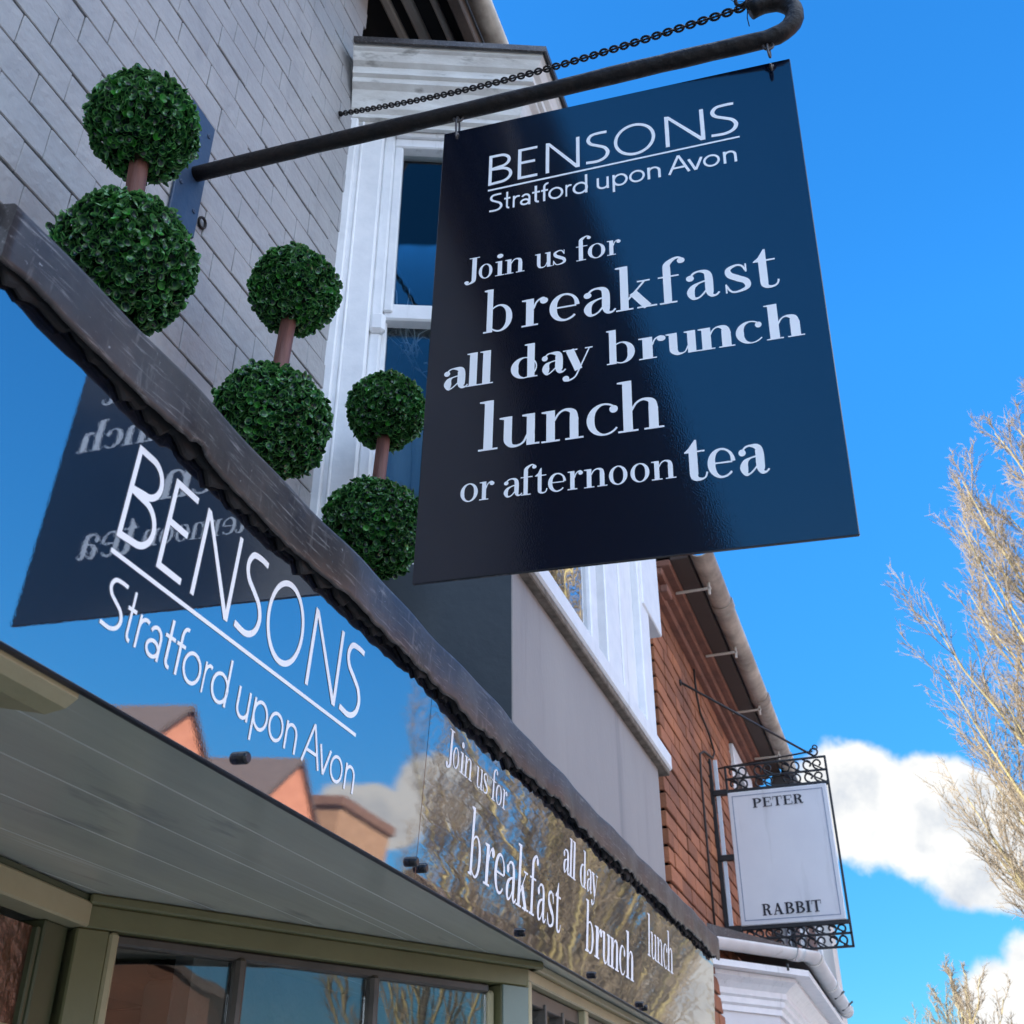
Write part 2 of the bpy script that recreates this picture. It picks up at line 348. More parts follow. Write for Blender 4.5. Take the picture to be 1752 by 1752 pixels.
def part(mb,name,mats,parent,**k):
    """geometry given in world coordinates, stored relative to the parent"""
    inv=wm(parent).inverted(); mb.v=[tuple(inv@Vector(v)) for v in mb.v]
    return mb.build(name,mats,parent,**k)
def wm(o):
    m=o.matrix_basis.copy()
    while o.parent: o=o.parent; m=o.matrix_basis@m
    return m
def lerp(a,b,t): return a+(b-a)*t

# ------------------------------------------------------------------ lettering
class G:
    def __init__(s): s.p=[]
    def rect(s,x0,y0,x1,y1): s.p.append([(x0,y0),(x1,y0),(x1,y1),(x0,y1)]); return s
    def poly(s,*p): s.p.append(list(p)); return s
    def disc(s,x,y,r,n=18): s.p.append([(x+r*math.cos(2*math.pi*i/n),y+r*math.sin(2*math.pi*i/n)) for i in range(n)]); return s
    def strip(s,l,r_):
        for i in range(len(l)-1): s.p.append([l[i],l[i+1],r_[i+1],r_[i]])
        return s
    def brush(s,pts,n=9,straight=False):
        P=[np.array(p,float) for p in pts]
        if straight or len(P)==2: Q=P
        else:
            Q=[];E=[2*P[0]-P[1]]+P+[2*P[-1]-P[-2]]
            for i in range(1,len(E)-2):
                for k in range(n):
                    t=k/n;a,b,c,d=E[i-1],E[i],E[i+1],E[i+2]
                    Q.append(.5*((2*b)+(c-a)*t+(2*a-5*b+4*c-d)*t*t+(3*b-a-3*c+d)*t**3))
            Q.append(P[-1])
        l=[];r_=[]
        for i,q in enumerate(Q):
            t=Q[min(i+1,len(Q)-1)][:2]-Q[max(i-1,0)][:2]; t/=max(1e-9,np.hypot(*t)); nn=np.array((-t[1],t[0]))*q[2]/2
            l.append(tuple(q[:2]+nn)); r_.append(tuple(q[:2]-nn))
        return s.strip(l,r_)
    def ring(s,cx,cy,rx,ry,th,a0=0,a1=360,n=40):
        l=[];r_=[]
        for i in range(n+1):
            a=R(lerp(a0,a1,i/n)); c,si=math.cos(a),math.sin(a); t=th(a)
            l.append((cx+rx*c,cy+ry*si)); r_.append((cx+(rx-t)*c,cy+(ry-min(t,H*1.3+abs(c)*t))*si))
        return s.strip(l,r_)
H=.055
def serif(ch,s,A=1.62):
    g=G(); h=H; x=.12
    both=lambda a:h+(s*1.05-h)*abs(math.cos(a))**1.4
    right=lambda a:h+(s*1.05-h)*max(0,math.cos(a))**1.2
    left=lambda a:h+(s*1.05-h)*max(0,-math.cos(a))**1.2
    def stem(x,y0,y1,flag=True,foot=True):
        g.rect(x,y0,x+s,y1)
        if flag: g.poly((x-.12,y1-h),(x+.01,y1-h*1.6),(x+.01,y1),(x-.12,y1-h*.2))
        if foot: g.rect(x-.12,0,x+s+.12,h)
    if ch=='l': stem(x,0,A)
    elif ch=='i': stem(x,0,1); g.disc(x+s*.5,1.36,s*.5+.045)
    elif ch in 'nh':
        stem(x,0,A if ch=='h' else 1); x2=x+s+.36
        g.brush([(x+s-.02,.66,h),(x+s+.10,.88,h),(x+s+.26,.965,h*1.4),(x2+s*.35,.88,s*.75),(x2+s*.5,.66,s),(x2+s*.5,.6,s)])
        g.rect(x2,0,x2+s,.62); g.rect(x2-.11,0,x2+s+.12,h)
    elif ch=='u':
        x2=x+s+.38; g.rect(x,.33,x+s,1); g.poly((x-.12,1-h),(x,1-h*1.6),(x,1),(x-.12,1-h*.2))
        g.brush([(x+s*.5,.36,s),(x+s*.55,.2,s*.95),(x+s*.95,.05,s*.55),(x+s+.16,.03,h*1.2),(x+s+.30,.12,h),(x2+.02,.34,h)])
        g.rect(x2,0,x2+s,1); g.poly((x2-.12,1-h),(x2,1-h*1.6),(x2,1),(x2-.12,1-h*.2)); g.rect(x2,0,x2+s+.12,h)
    elif ch=='b':
        g.rect(x,.0,x+s,A); g.poly((x-.12,A-h),(x,A-h*1.6),(x,A),(x-.12,A-h*.2)); g.rect(x-.12,0,x+s*.6,h)
        g.ring(x+s+.26,.49,.26+s*.95,.505,right)
    elif ch=='d':
        x2=.26+s*1.4; g.rect(x2,0,x2+s,A); g.poly((x2-.12,A-h),(x2,A-h*1.6),(x2,A),(x2-.12,A-h*.2)); g.rect(x2,0,x2+s+.12,h)
        g.ring(.26+s*.95,.49,.26+s*.95,.505,left)
    elif ch=='o': g.ring(.28+s,.49,.27+s,.51,both)
    elif ch=='c':
        g.ring(.27+s,.49,.27+s,.51,left,52,322); g.disc(.27+s+(.24+s)*.62,.78,.085+s*.16)
    elif ch=='e':
        g.ring(.27+s,.49,.27+s,.51,lambda a:h*1.3+(s*1.05-h)*max(0,-math.cos(a))**1.2+.4*s*max(0,math.cos(a))**4*(math.sin(a)>0),3,318); g.rect(s*.8,.47,.5+s*1.7,.47+h)
    elif ch=='a':
        g.brush([(.13,.80,h*1.2),(.24,.93,h*1.2),(.40,.97,h*1.3),(.36+s,.90,s*.75),(.42+s,.70,s),(.42+s,.24,s),(.46+s,.06,s*.6),(.56+s*1.1,.035,h*1.2),(.66+s*1.1,.13,h)])
        g.brush([(.42+s*.6,.60,h),(.36,.545,h*1.2),(.13+s*.3,.43,s*.7),(.02+s*.5,.24,s*.98),(.10+s*.4,.05,s*.6),(.30,.025,h*1.2),(.42,.10,h),(.44+s*.5,.26,h)])
        g.disc(.13,.76,.07+s*.18)
    elif ch=='r':
        stem(x,0,1); g.brush([(x+s-.01,.62,h),(x+s+.08,.86,h),(x+s+.24,.965,h*1.3),(x+s+.32,.92,h*1.3)]); g.disc(x+s+.28,.86,.07+s*.2)
    elif ch=='s':
        g.brush([(.58,.72,h),(.48,.92,h*1.1),(.33,.965,h*1.3),(.14,.85,s*.6),(.17,.65,s*.85),(.36,.5,s*.95),(.56,.35,s*.85),(.58,.14,s*.6),(.36,.03,h*1.3),(.18,.06,h*1.1),(.06,.30,h)])
        g.rect(.56,.68,.60,.98); g.rect(.04,.02,.08,.34)
    elif ch=='f':
        g.rect(x,0,x+s,1.26); g.rect(x-.12,0,x+s+.14,h); g.rect(x-.14,1-h,x+s+.22,1)
        g.brush([(x+s*.5,1.24,s),(x+s*.58,1.42,s*.9),(x+s+.08,1.58,s*.5),(x+s+.22,1.62,h*1.3),(x+s+.32,1.56,h*1.2)]); g.disc(x+s+.30,1.49,.07+s*.17)
    elif ch=='t':
        g.rect(x,.22,x+s,1.0); g.poly((x-.14,1-h),(x-.14,1-h*.3),(x+.0,1.10),(x+s*.75,1.38),(x+s,1.38),(x+s,1-h)); g.rect(x,1-h,x+s+.24,1)
        g.brush([(x+s*.5,.26,s),(x+s*.56,.12,s*.9),(x+s*.95,.03,s*.5),(x+s+.14,.025,h*1.2),(x+s+.24,.10,h),(x+s+.28,.24,h)])
    elif ch=='y':
        g.brush([(x+s*.4,.98,s*1.05),(.44+s*.5,.02,s*1.0)]); g.brush([(.72+s,.98,h),(.44+s*.55,.02,h*1.1),(.32+s*.4,-.30,h*1.2),(.18,-.43,h*1.4),(.08,-.38,h*1.2)])
        g.disc(.09,-.33,.07+s*.2); g.rect(x-.14,1-h,x+s+.12,1); g.rect(.54+s,1-h,.84+s,1)
    elif ch=='k':
        stem(x,0,A); g.brush([(x+s-.02,.36,h),(x+s+.44,.97,h)]); g.brush([(x+s+.12,.60,s*1.05),(x+s+.50,.02,s*1.05)])
        g.rect(x+s+.24,1-h,x+s+.58,1); g.rect(x+s+.22,0,x+s+.74,h)
    elif ch=='J':
        g.rect(.28,.12,.28+s,A); g.rect(.14,A-h,.42+s,A)
        g.brush([(.28+s*.5,.16,s),(.27+s*.42,-.06,s*.85),(.18,-.20,s*.45),(.06,-.22,h*1.3),(.0,-.14,h*1.2)]); g.disc(.05,-.09,.075+s*.15)
    return g.p
def arc(cx,cy,rx,ry,a0,a1,n=16): return [(cx+rx*math.cos(R(lerp(a0,a1,i/n))),cy+ry*math.sin(R(lerp(a0,a1,i/n)))) for i in range(n+1)]
def sans(ch,t,cap=True):
    g=G(); q=t/2
    st=lambda pts:g.brush([(x,y,t) for x,y in pts],straight=True)
    XH=.66
    if ch=='B': st([(q,0),(q,1)]); st([(q,1-q)]+arc(.28,.765,.235,.235-q,90,-90)+[(q,.53)]); st([(q,.53)]+arc(.30,.53/2+q/2,.265,.265-q,90,-90)+[(q,q)])
    elif ch=='E': st([(q,0),(q,1)]); st([(q,1-q),(.46,1-q)]); st([(q,.53),(.41,.53)]); st([(q,q),(.47,q)])
    elif ch=='N':
        st([(q,0),(q,.99)]); st([(.80-q,.01),(.80-q,1)]); g.poly((0,1),(0,.99),(.80-t*1.15,.0),(.80,0),(.80,.015),(t*1.1,.985))
    elif ch=='S': g.brush([(x,y,t) for x,y in [(.50,.955),(.33,.985-q*.6),(.16,.93),(.085,.79),(.14,.65),(.30,.545),(.45,.44),(.515,.28),(.45,.12),(.28,q+.0),(.03,.055)]])
    elif ch=='O': st(arc(.5,.5,.5-q,.515-q,0,360,56))
    elif ch=='A': g.brush([(q,0,t),(.42,1,t)]); g.brush([(.84-q,0,t),(.42,1,t)]); st([(.16,.32),(.68,.32)])
    elif ch=='t': st([(.15,.98)]+[(.15,.2)]+arc(.27,.17,.12,.17-q,180,275,8)); st([(0,XH-q),(.32,XH-q)])
    elif ch=='r': st([(q,0),(q,XH)]); st([(q,.36)]+arc(.26,.38,.26-q,XH-.38-q,175,62,10))
    elif ch=='a': st([(.5-q,0),(.5-q,.42)]+arc(.27,.42,.23-q,XH-.42-q,0,155,12)); st(arc(.24,.19,.24-q,.19-q,0,360,30))
    elif ch=='f': st([(.13,0),(.13,.80)]+arc(.27,.80,.14,.24-q,180,75,10)); st([(0,XH-q),(.29,XH-q)])
    elif ch=='o': st(arc(.34,XH/2,.34-q,XH/2-q+.01,0,360,40))
    elif ch=='d': st([(.62-q,0),(.62-q,1.04)]); st(arc(.32,XH/2,.32-q,XH/2-q+.01,0,360,40))
    elif ch=='p': st([(q,-.30),(q,XH)]); st(arc(.32,XH/2,.32-q,XH/2-q+.01,0,360,40))
    elif ch=='u': st([(q,XH)]+arc(.26,.24,.26-q,.24-q,180,360,18)+[(.52-q,XH)]); st([(.52-q,XH),(.52-q,0)])
    elif ch=='n': st([(q,0),(q,XH)]); st([(.50-q,0)]+arc(.25,.40,.25-q,XH-.40-q,0,180,18))
    elif ch=='v': g.brush([(q,XH,t),(.28,0,t)]); g.brush([(.56-q,XH,t),(.28,0,t)])
    return g.p
def slab(ch):
    g=G(); s=.20; h=.075
    def stem(x,a=.09,b=.09): g.rect(x,0,x+s,1); g.rect(x-a,0,x+s+b,h); g.rect(x-a,1-h,x+s+b,1)
    th=lambda a:h+(s-h)*max(0,math.cos(a))
    if ch=='I': stem(.1)
    elif ch=='T': g.rect(.36,0,.36+s,1); g.rect(.25,0,.67,h); g.rect(.02,1-h,.9,1); g.rect(.02,.66,.07,1); g.rect(.85,.66,.9,1)
    elif ch=='E': stem(.1); g.rect(.1,1-h,.76,1); g.rect(.1,0,.80,h); g.rect(.1,.48,.58,.48+h); g.rect(.71,.68,.76,1); g.rect(.75,0,.80,.34); g.rect(.54,.38,.58,.65)
    elif ch=='P': stem(.1); g.ring(.38,.72,.40,.28,th,-90,90); g.rect(.2,1-h,.4,1); g.rect(.2,.44,.4,.44+h)
    elif ch=='R': stem(.1); g.ring(.38,.74,.38,.26,th,-90,90); g.rect(.2,1-h,.4,1); g.rect(.2,.48,.4,.48+h); g.brush([(.44,.50,.12),(.60,.36,s),(.66,.12,s*.9),(.76,.04,.1),(.9,.10,.06)])
    elif ch=='B': stem(.1); g.ring(.38,.75,.36,.25,th,-90,90); g.ring(.40,.27,.42,.27,th,-90,90); g.rect(.2,1-h,.4,1); g.rect(.2,.48,.4,.48+h); g.rect(.2,0,.42,h)
    elif ch=='A': g.brush([(.12,.02,h),(.46,1,h*1.2)]); g.brush([(.78,.02,s*1.05),(.44,.98,s)]); g.rect(.22,.30,.66,.30+h); g.rect(0,0,.3,h); g.rect(.58,0,1.0,h)
    return g.p
def letters(mb,items,z0):
    """items: (polys, u0,u1, v of the baseline, unit height); v grows downwards; each stroke a hair above the last"""
    k=0
    for polys,u0,u1,vb,hh in items:
        xs=[x for p in polys for x,_ in p]; a,b=min(xs),max(xs)
        for p in polys:
            k+=1; z=z0*(1+.004*(k%40))
            mb.add([(u0+(x-a)/(b-a)*(u1-u0),vb-y*hh,z) for x,y in p],[tuple(range(len(p)))])
    return mb
LOGO=[('B',.091,.135),('E',.145,.181),('N',.196,.257),('S',.268,.310),('O',.318,.390),('N',.407,.474),('S',.484,.530)]
_st=[('S',125,205),('t',215,252),('r',268,312),('a',312,375),('t',385,432),('f',440,485),('o',483,573),('r',587,625),('d',630,722),('u',775,848),('p',870,962),('o',970,1065),('n',1080,1160),('A',1203,1337),('v',1322,1415),('o',1415,1515),('n',1535,1615)]
def stm(x): t=(x-125)/1490; return .095+.427*t+.005*math.sin(math.pi*t)
STRAT=[(c,stm(a),stm(b)) for c,a,b in _st]
JOIN=[('J',.056,.082),('o',.081,.105),('i',.110,.126),('n',.127,.161),('u',.179,.209),('s',.210,.232),('f',.249,.2745),('o',.269,.298),('r',.301,.324)]
BREAK=[('b',.093,.142),('r',.158,.202),('e',.2045,.254),('a',.261,.3135),('k',.313,.378),('f',.381,.425),('a',.425,.476),('s',.484,.523),('t',.529,.566)]
ALL=[('a',.030,.0715),('l',.068,.0905),('l',.090,.113),('d',.142,.1855),('a',.1925,.2315),('y',.226,.274)]
BRUNCH=[('b',.296,.340),('r',.346,.388),('u',.388,.438),('n',.437,.491),('c',.493,.532),('h',.537,.592)]
LUNCH=[('l',.093,.124),('u',.126,.190),('n',.193,.258),('c',.263,.311),('h',.3105,.379)]
ORAFT=[('o',.068,.0955),('r',.098,.121),('a',.136,.165),('f',.162,.186),('t',.184,.203),('e',.204,.231),('r',.2335,.2565),('n',.258,.2925),('o',.295,.322),('o',.3265,.354),('n',.357,.392)]
TEA=[('t',.405,.437),('e',.437,.476),('a',.481,.522)]

# ================================================================== SETTING
m=MB(); m.add([(-300,-300,0),(900,-300,0),(900,300,0),(-300,300,0)],[(0,1,2,3)]); m.build('ground',PAVE,kind='structure')
m=MB(); m.add([(-300,-9.2,.004),(900,-9.2,.004),(900,-3.9,.004),(-300,-3.9,.004)],[(0,1,2,3)]); m.build('road',ASPHALT,kind='structure')
m=MB(); m.box(-60,200,-3.9,8,-.02,.12,.01); m.build('pavement',PAVE,kind='structure')
m=MB(); m.box(-60,200,-20,-9.2,-.02,.12,.01); m.build('pavement',PAVE,kind='structure')

# ================================================================== SHOP BUILDING
shop=thing('shop_building','grey painted brick shop with white bay window, lead roofed shopfront and olive window frames','building',(1.0,1.13,0))
YW=1.13
# painted brick wall: every brick modelled
m=MB(); m.box(-9,1.93,YW+.012,YW+.25,2.32,5.1,0,1)
bw,bh=.1150,.0745
rng=random.Random(3)
z=2.35; row=0
while z<5.06:
    x=.15-(row%2)*bw*.5-rng.random()*.02
    while x<1.92:
        l=bw*rng.uniform(.95,1.06); x1=min(x+l,1.925)
        j=.0022+.0026*rng.random()**2; dy=rng.uniform(-.0016,.0016)
        if x1-x>.03:
            Mx=Matrix.Translation(((x+x1)/2,YW+dy,z+bh/2))@Matrix.Rotation(rng.uniform(-.006,.006),4,'Y')@Matrix.Rotation(rng.uniform(-.007,.007),4,'Z')@Matrix.Rotation(rng.uniform(-.018,.018),4,'X')
            e=.0004+.0026*rng.random()**3
            m.box(-(x1-x)/2+e*.5,(x1-x)/2-e*.5,-.002,.03,-bh/2+j*.55,bh/2-j*.55,.0016,0,Mx)
        x=x1
    z+=bh; row+=1
# plain continuation of the wall behind the viewer
part(m,'painted_brick_wall',[PAINT_GREY,MORTAR],shop)
m=MB(); m.box(-9,.2,YW-.004,YW+.02,2.4,5.1); m.box(-9,.15,YW-.003,YW+.01,.1,2.30); m.box(1.94,4.66,1.30,1.34,.1,5.02); part(m,'side_wall',PAINT_GREY,shop)
# roof with its eaves
m=MB()
m.add([(-9.2,.86,5.04),(4.66,.86,5.04),(4.66,5.2,8.7),(-9.2,5.2,8.7),(4.66,9.6,5.04),(-9.2,9.6,5.04)],[(0,1,2,3),(3,2,4,5)])
m.add([(4.66,.86,5.04),(4.66,5.2,8.7),(4.66,9.6,5.04),(-9.2,.86,5.04),(-9.2,5.2,8.7),(-9.2,9.6,5.04)],[(0,1,2),(3,5,4)],1)
m.box(-9.1,4.6,9.2,9.4,0,4.9,0,1); m.box(4.45,4.66,1.4,9.3,0,5.03,0,1)
part(m,'roof',[ROOFT,BRICKD],shop)
m=MB(); m.box(-9.2,4.66,.86,1.40,5.005,5.03); part(m,'eaves_soffit',TIMBERD,shop)
m=MB()
for y0,y1,zz in ((1.10,1.128,4.975),(1.03,1.062,4.97),(.955,.975,4.975)): m.box(-9.2,4.66,y0,y1,zz,5.006,.006)
part(m,'soffit_batten',BEIGE,shop)
m=MB(); m.box(-9.2,4.66,.862,.90,4.90,5.01,.004); part(m,'eaves_board',mat('dark worn board',(.075,.065,.058),.8,(.15,.12,.10),9,.4,30),shop)
def gutter_prof(rad,n=9): # half round, opening up
    o=[(rad+rad*math.cos(R(180+180*i/n)),rad*math.sin(R(180+180*i/n))) for i in range(n+1)]
    i_=[(rad+(rad-.006)*math.cos(R(360-180*i/n)),(rad-.006)*math.sin(R(360-180*i/n))) for i in range(n+1)]
    return o+i_
m=MB(); m.sweep(gutter_prof(.038),[(-9.2,.86,4.985),(4.66,.86,4.985)],[(0,-1)]*2,0,True,True,True); part(m,'gutter',CREAMG,shop)

# ---- bay window upstairs
A=Vector((1.927,1.132,0)); cd_=Vector((.384,-.923,0)).normalized(); TC=.4515
B=A+cd_*TC                                             # corner of side and front of the bay
nin=Vector((cd_.y*-1,cd_.x,0))                          # inward
if nin.x<0: nin=-nin
def cant(t,d,z): p=A+cd_*t+nin*d; return (p.x,p.y,z)
def cbox(mb,t0,t1,d0,d1,z0,z1,c=.003,mi=0):
    Mx=Matrix((cd_,nin,Vector((0,0,1)))).transposed().to_4x4(); Mx.translation=A
    return mb.box(t0,t1,d0,d1,z0,z1,c,mi,Mx)
XE=3.60
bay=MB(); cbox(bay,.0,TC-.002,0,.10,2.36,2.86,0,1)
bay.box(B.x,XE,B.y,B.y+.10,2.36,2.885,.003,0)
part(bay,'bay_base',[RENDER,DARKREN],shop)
# side (facing the camera) box sash
fr=MB()
cbox(fr,-.015,.088,-.012,.10,2.86,4.30,.006); cbox(fr,.088,.118,.014,.10,2.86,4.30,.005); cbox(fr,-.02,.012,-.03,.02,2.7,4.30,.004)
cbox(fr,.022,.030,-.018,-.010,2.9,4.30,.003)
cbox(fr,TC-.11,TC,-.012,.10,2.86,4.30,.006)
cbox(fr,.118,TC-.11,.004,.10,4.275,4.30,.005); cbox(fr,.118,TC-.11,.018,.07,4.24,4.275,.004)
cbox(fr,.118,TC-.11,.03,.07,3.60,3.655,.005)                          # meeting rail
cbox(fr,.118,.143,.022,.06,3.62,4.25,.004); cbox(fr,.106,.130,.045,.085,2.90,3.61,.004)
cbox(fr,TC-.135,TC-.11,.03,.07,2.90,4.25,.004); cbox(fr,.118,TC-.11,.045,.085,2.88,2.93,.004)
cbox(fr,.085,.128,.0,.03,3.535,3.60,.01)                             # horn under the meeting rail
wf=part(fr,'sash_window',WHITE,shop,label='white sash window in the shaded bay side facing the camera')
g=MB(); cbox(g,.12,TC-.12,.050,.054,3.63,4.25,0); part(g,'pane',GLASSU,wf)
g=MB(); cbox(g,.12,TC-.12,.066,.070,2.90,3.62,0); part(g,'pane',GLASSU,wf)
# moulded cornice round the bay
prof=[(0,0)]
for o,z in ((.012,0),(.012,.022),(.026,.026),(.026,.045),(.038,.06),(.045,.085),(.060,.125),(.078,.140),(.078,.165),(.090,.170),(.090,.205),(.105,.215),(.120,.245),(.128,.250),(.128,.275),(.0,.275)): prof.append((o,z))
def mitre(n1,n2):
    a=Vector(n1[:2]).normalized();b=Vector(n2[:2]).normalized();s=(a+b); return s/(1+a.dot(b))
nout=-nin
P0=A-cd_*.01; pz=4.285
prof=[(o,z*.78) for o,z in prof]
path=[(P0.x,P0.y,pz),(B.x,B.y,pz),(XE,B.y,pz),(XE,YW+.3,pz)]
ns=[(nout.x,nout.y),tuple(mitre(nout,(0,-1))),tuple(mitre((0,-1),(1,0))),(1,0)]
m=MB(); m.sweep(prof,path,ns,0,True); part(m,'bay_cornice',WHITEDIRT,shop)
m=MB(); m.sweep([(-.02,.216),(.134,.216),(.136,.204),(.142,.204),(.142,.226),(.0,.25)],path,ns,0,True)
m.add([(P0.x,P0.y,4.52),(B.x,B.y,4.52),(XE,B.y,4.52),(XE,1.3,4.56),(P0.x,1.3,4.56)],[(0,1,2,3,4)]); part(m,'bay_lead_cap',LEAD,shop)
# front of the bay
fr=MB(); yb=B.y
def fbox(x0,x1,d0,d1,z0,z1,c=.004): fr.box(x0,x1,yb+d0,yb+d1,z0,z1,c)
fbox(B.x,B.x+.07,-.006,.1,2.9,4.30); fbox(3.46,XE,-.006,.1,2.9,4.30)
for a,b_ in ((2.235,2.262),): fbox(a,b_,.022,.07,2.94,4.2)
fbox(2.88,2.955,.020,.09,2.94,4.2); fbox(3.05,3.22,.015,.1,2.94,4.25); fbox(3.22,3.27,.045,.1,2.94,4.25); fbox(3.27,3.46,.02,.1,2.94,4.25)
fbox(2.16,3.5,.03,.09,2.93,2.975); fbox(2.16,3.5,.0,.1,4.2,4.30); fbox(2.16,2.92,.04,.085,3.62,3.66)
wf2=part(fr,'front_window',WHITE,shop)
g=MB(); g.box(2.955,3.05,yb+.05,yb+.054,2.96,4.2); part(g,'pane',GLASSF,wf2)
g=MB(); g.box(2.17,2.93,yb+.034,yb+.038,2.96,4.2); part(g,'pane',GLASSF,wf2)
m=MB(); m.box(B.x-.02,3.70,yb-.030,yb+.04,2.888,2.945,.006); part(m,'window_sill',WHITE,shop)
m=MB(); m.box(B.x,3.68,yb-.024,yb+.02,2.866,2.887,.003); part(m,'sill_flashing',mat('dirty mortar strip',(.10,.08,.06),.9,(.26,.21,.16),30),shop)
m=MB(); m.box(3.50,3.80,yb-.012,yb+.16,3.435,3.80,.004); part(m,'end_board',WHITE,shop)
# room seen through the bay glass
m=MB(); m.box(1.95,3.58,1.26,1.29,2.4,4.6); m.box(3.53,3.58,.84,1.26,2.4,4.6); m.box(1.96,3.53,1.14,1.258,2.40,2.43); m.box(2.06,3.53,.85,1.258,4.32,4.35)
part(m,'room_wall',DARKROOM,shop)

# ---- lead roof of the shopfront, timber behind the fascia
m=MB(); m.box(.55,4.13,.74,1.125,2.30,2.33)
m.add([(.53,.70,2.432),(4.13,.70,2.432),(4.13,1.13,2.47),(.53,1.13,2.47)],[(0,1,2,3)]); part(m,'lead_roof',LEAD,shop)
FN=Vector((0,-.998,-.061)); FV=Vector((0,-.061,.998)); F0=Vector((0,.69,2.054))
def fas(x,s,off=0): p=F0+FV*s+FN*off; return (x,p.y,p.z)
m=MB(); 
for x0,x1 in ((.53,4.12),):
    vs=[fas(x,s,o) for x in(x0,x1) for s,o in((.022,-.012),(.375,-.012),(.375,-.06),(.022,-.06))]
    m.add(vs,[(0,1,5,4),(1,2,6,5),(2,3,7,6),(3,0,4,7),(0,3,2,1),(4,5,6,7)])
part(m,'fascia_timber',TIMBERD,shop)
# lead drip with a wavy lower edge
m=MB(); rl=random.Random(11); nx=330; cols=[]
ph=[rl.uniform(0,6.28) for _ in range(10)]
for i in range(nx+1):
    x=lerp(.540,4.13,i/nx)
    wv=.0028*math.sin(x*8+ph[0])+.002*math.sin(x*19+ph[1])+.0012*math.sin(x*47+ph[2])+.0016*math.sin(x*120+3*math.sin(x*17))*(x>1.3)+rl.uniform(-.0009,.0009)-(.0045*max(0,math.sin(x*74+2*math.sin(x*11)))**3+.003*max(0,math.sin(x*41+1))**5)*min(1,max(0,(x-.9)*1.2))
    if 0.838<x<.862: wv+=.006
    tooth=.0035*abs(math.sin(x*27+ph[4]))+.003*abs(math.sin(x*61+ph[3]))
    jag=.302+.004*math.sin(x*7+ph[8])+.0035*math.sin(x*33+ph[9])-.010*abs(math.sin(x*58+ph[2]))**3-.006*abs(math.sin(x*131))**4+rl.uniform(-.0035,.0035)
    of=.0165+.0025*math.sin(x*13+ph[5])+.0015*math.sin(x*31+ph[6])
    tp=.367+.003*math.sin(x*3+ph[7])
    b0=.298+wv
    if x<.56: tp-=(.56-x)*.0; 
    col=[(tp+.016,-.05),(tp+.010,-.012),(tp+.006,of*.55),(tp+.002,of*.9),(tp-.004,of+.0002),((tp+b0)/2,of+.0015*math.sin(x*23)),(b0+.006,of+.002),(b0,of),(b0+.0012,of-.002),(b0+.010,of-.005),(b0+.012,.009),(jag+.004,.0085),(jag,.006),(jag+.001,.002),(jag+.003,.0004)]
    cols.append([fas(x,s,o) for s,o in col])
k=len(cols[0]); vs=[v for c in cols for v in c]
lightf=[(i*k+j,i*k+j+1,(i+1)*k+j+1,(i+1)*k+j) for i in range(nx) for j in range(9)]
darkf=[(i*k+j,i*k+j+1,(i+1)*k+j+1,(i+1)*k+j) for i in range(nx) for j in range(9,k-1)]
m.add(vs,lightf,0,True); 
for q in darkf: m.f.append(q); m.m.append(1); m.sm.append(False)
for e_ in (0,nx): m.f.append(tuple(e_*k+j for j in range(k))); m.m.append(0); m.sm.append(False)
part(m,'lead_drip',[LEAD,TIMBERD],shop)
# soffit boards
m=MB(); zs=2.062
ys=[.702,.80,.90,1.0,1.10,1.20,1.31]
for a,b_ in zip(ys[:-1],ys[1:]): m.box(-3,4.1,a+.0004,b_-.0004,zs,zs+.02,.0012)
part(m,'soffit',SOFFITM,shop)
m=MB(); m.box(-3,4.11,.691,.7005,2.0525,2.0615,.001); part(m,'soffit_edge',NAVYEDGE,shop)
# olive shopfront
P1=Vector((1.523,1.216,0)); P2=Vector((2.305,.752,0)); dv=(P2-P1); LW=dv.length; dv.normalize(); dn=Vector((-dv.y,dv.x,0))   # inward
def wbox(mb,t0,t1,d0,d1,z0,z1,c=.003,mi=0):
    Mx=Matrix((dv,dn,Vector((0,0,1)))).transposed().to_4x4(); Mx.translation=P1; return mb.box(t0,t1,d0,d1,z0,z1,c,mi,Mx)
m=MB()
wbox(m,-.012,LW+.03,-.014,.06,2.046,2.061,.003)         # bead under the soffit
wbox(m,-.02,LW,.0,.06,2.012,2.046,.002)                  # head
wbox(m,-.02,.034,.002,.07,.1,2.012,.003)
wbox(m,LW-.07,LW,.002,.07,.1,2.012,.003)
wbox(m,.034,LW-.07,.004,.06,.70,.76,.003); wbox(m,.0,LW,.0,.06,.12,.70,.003)
win=part(m,'shop_window',OLIVE,shop)
m=MB(); wbox(m,.034,.050,.0,.045,.76,2.010,.004); part(m,'window_bead',OLIVELT,win)
m=MB(); wbox(m,LW-.088,LW-.072,.02,.05,.76,2.0,.004); part(m,'window_bead',OLIVELT,win)
m=MB(); wbox(m,LW-.07,LW-.004,-.003,.0015,.12,2.01,.001); part(m,'corner_post',GREENGREY,win)
m=MB()
tb=[.05,.272,.296+.01,.545,.575,LW-.088]
for t in (.275,.548): wbox(m,t-.010,t+.010,.010,.050,.76,2.0,.006)
wbox(m,.05,LW-.088,.018,.045,1.995,2.011,.003); part(m,'glazing_bar',BARWOOD,win)
for a,b_ in ((.05,.265),(.285,.538),(.558,LW-.088)):
    g=MB(); wbox(g,a,b_,.028,.032,.76,1.996,0); part(g,'pane',GLASSS,win)
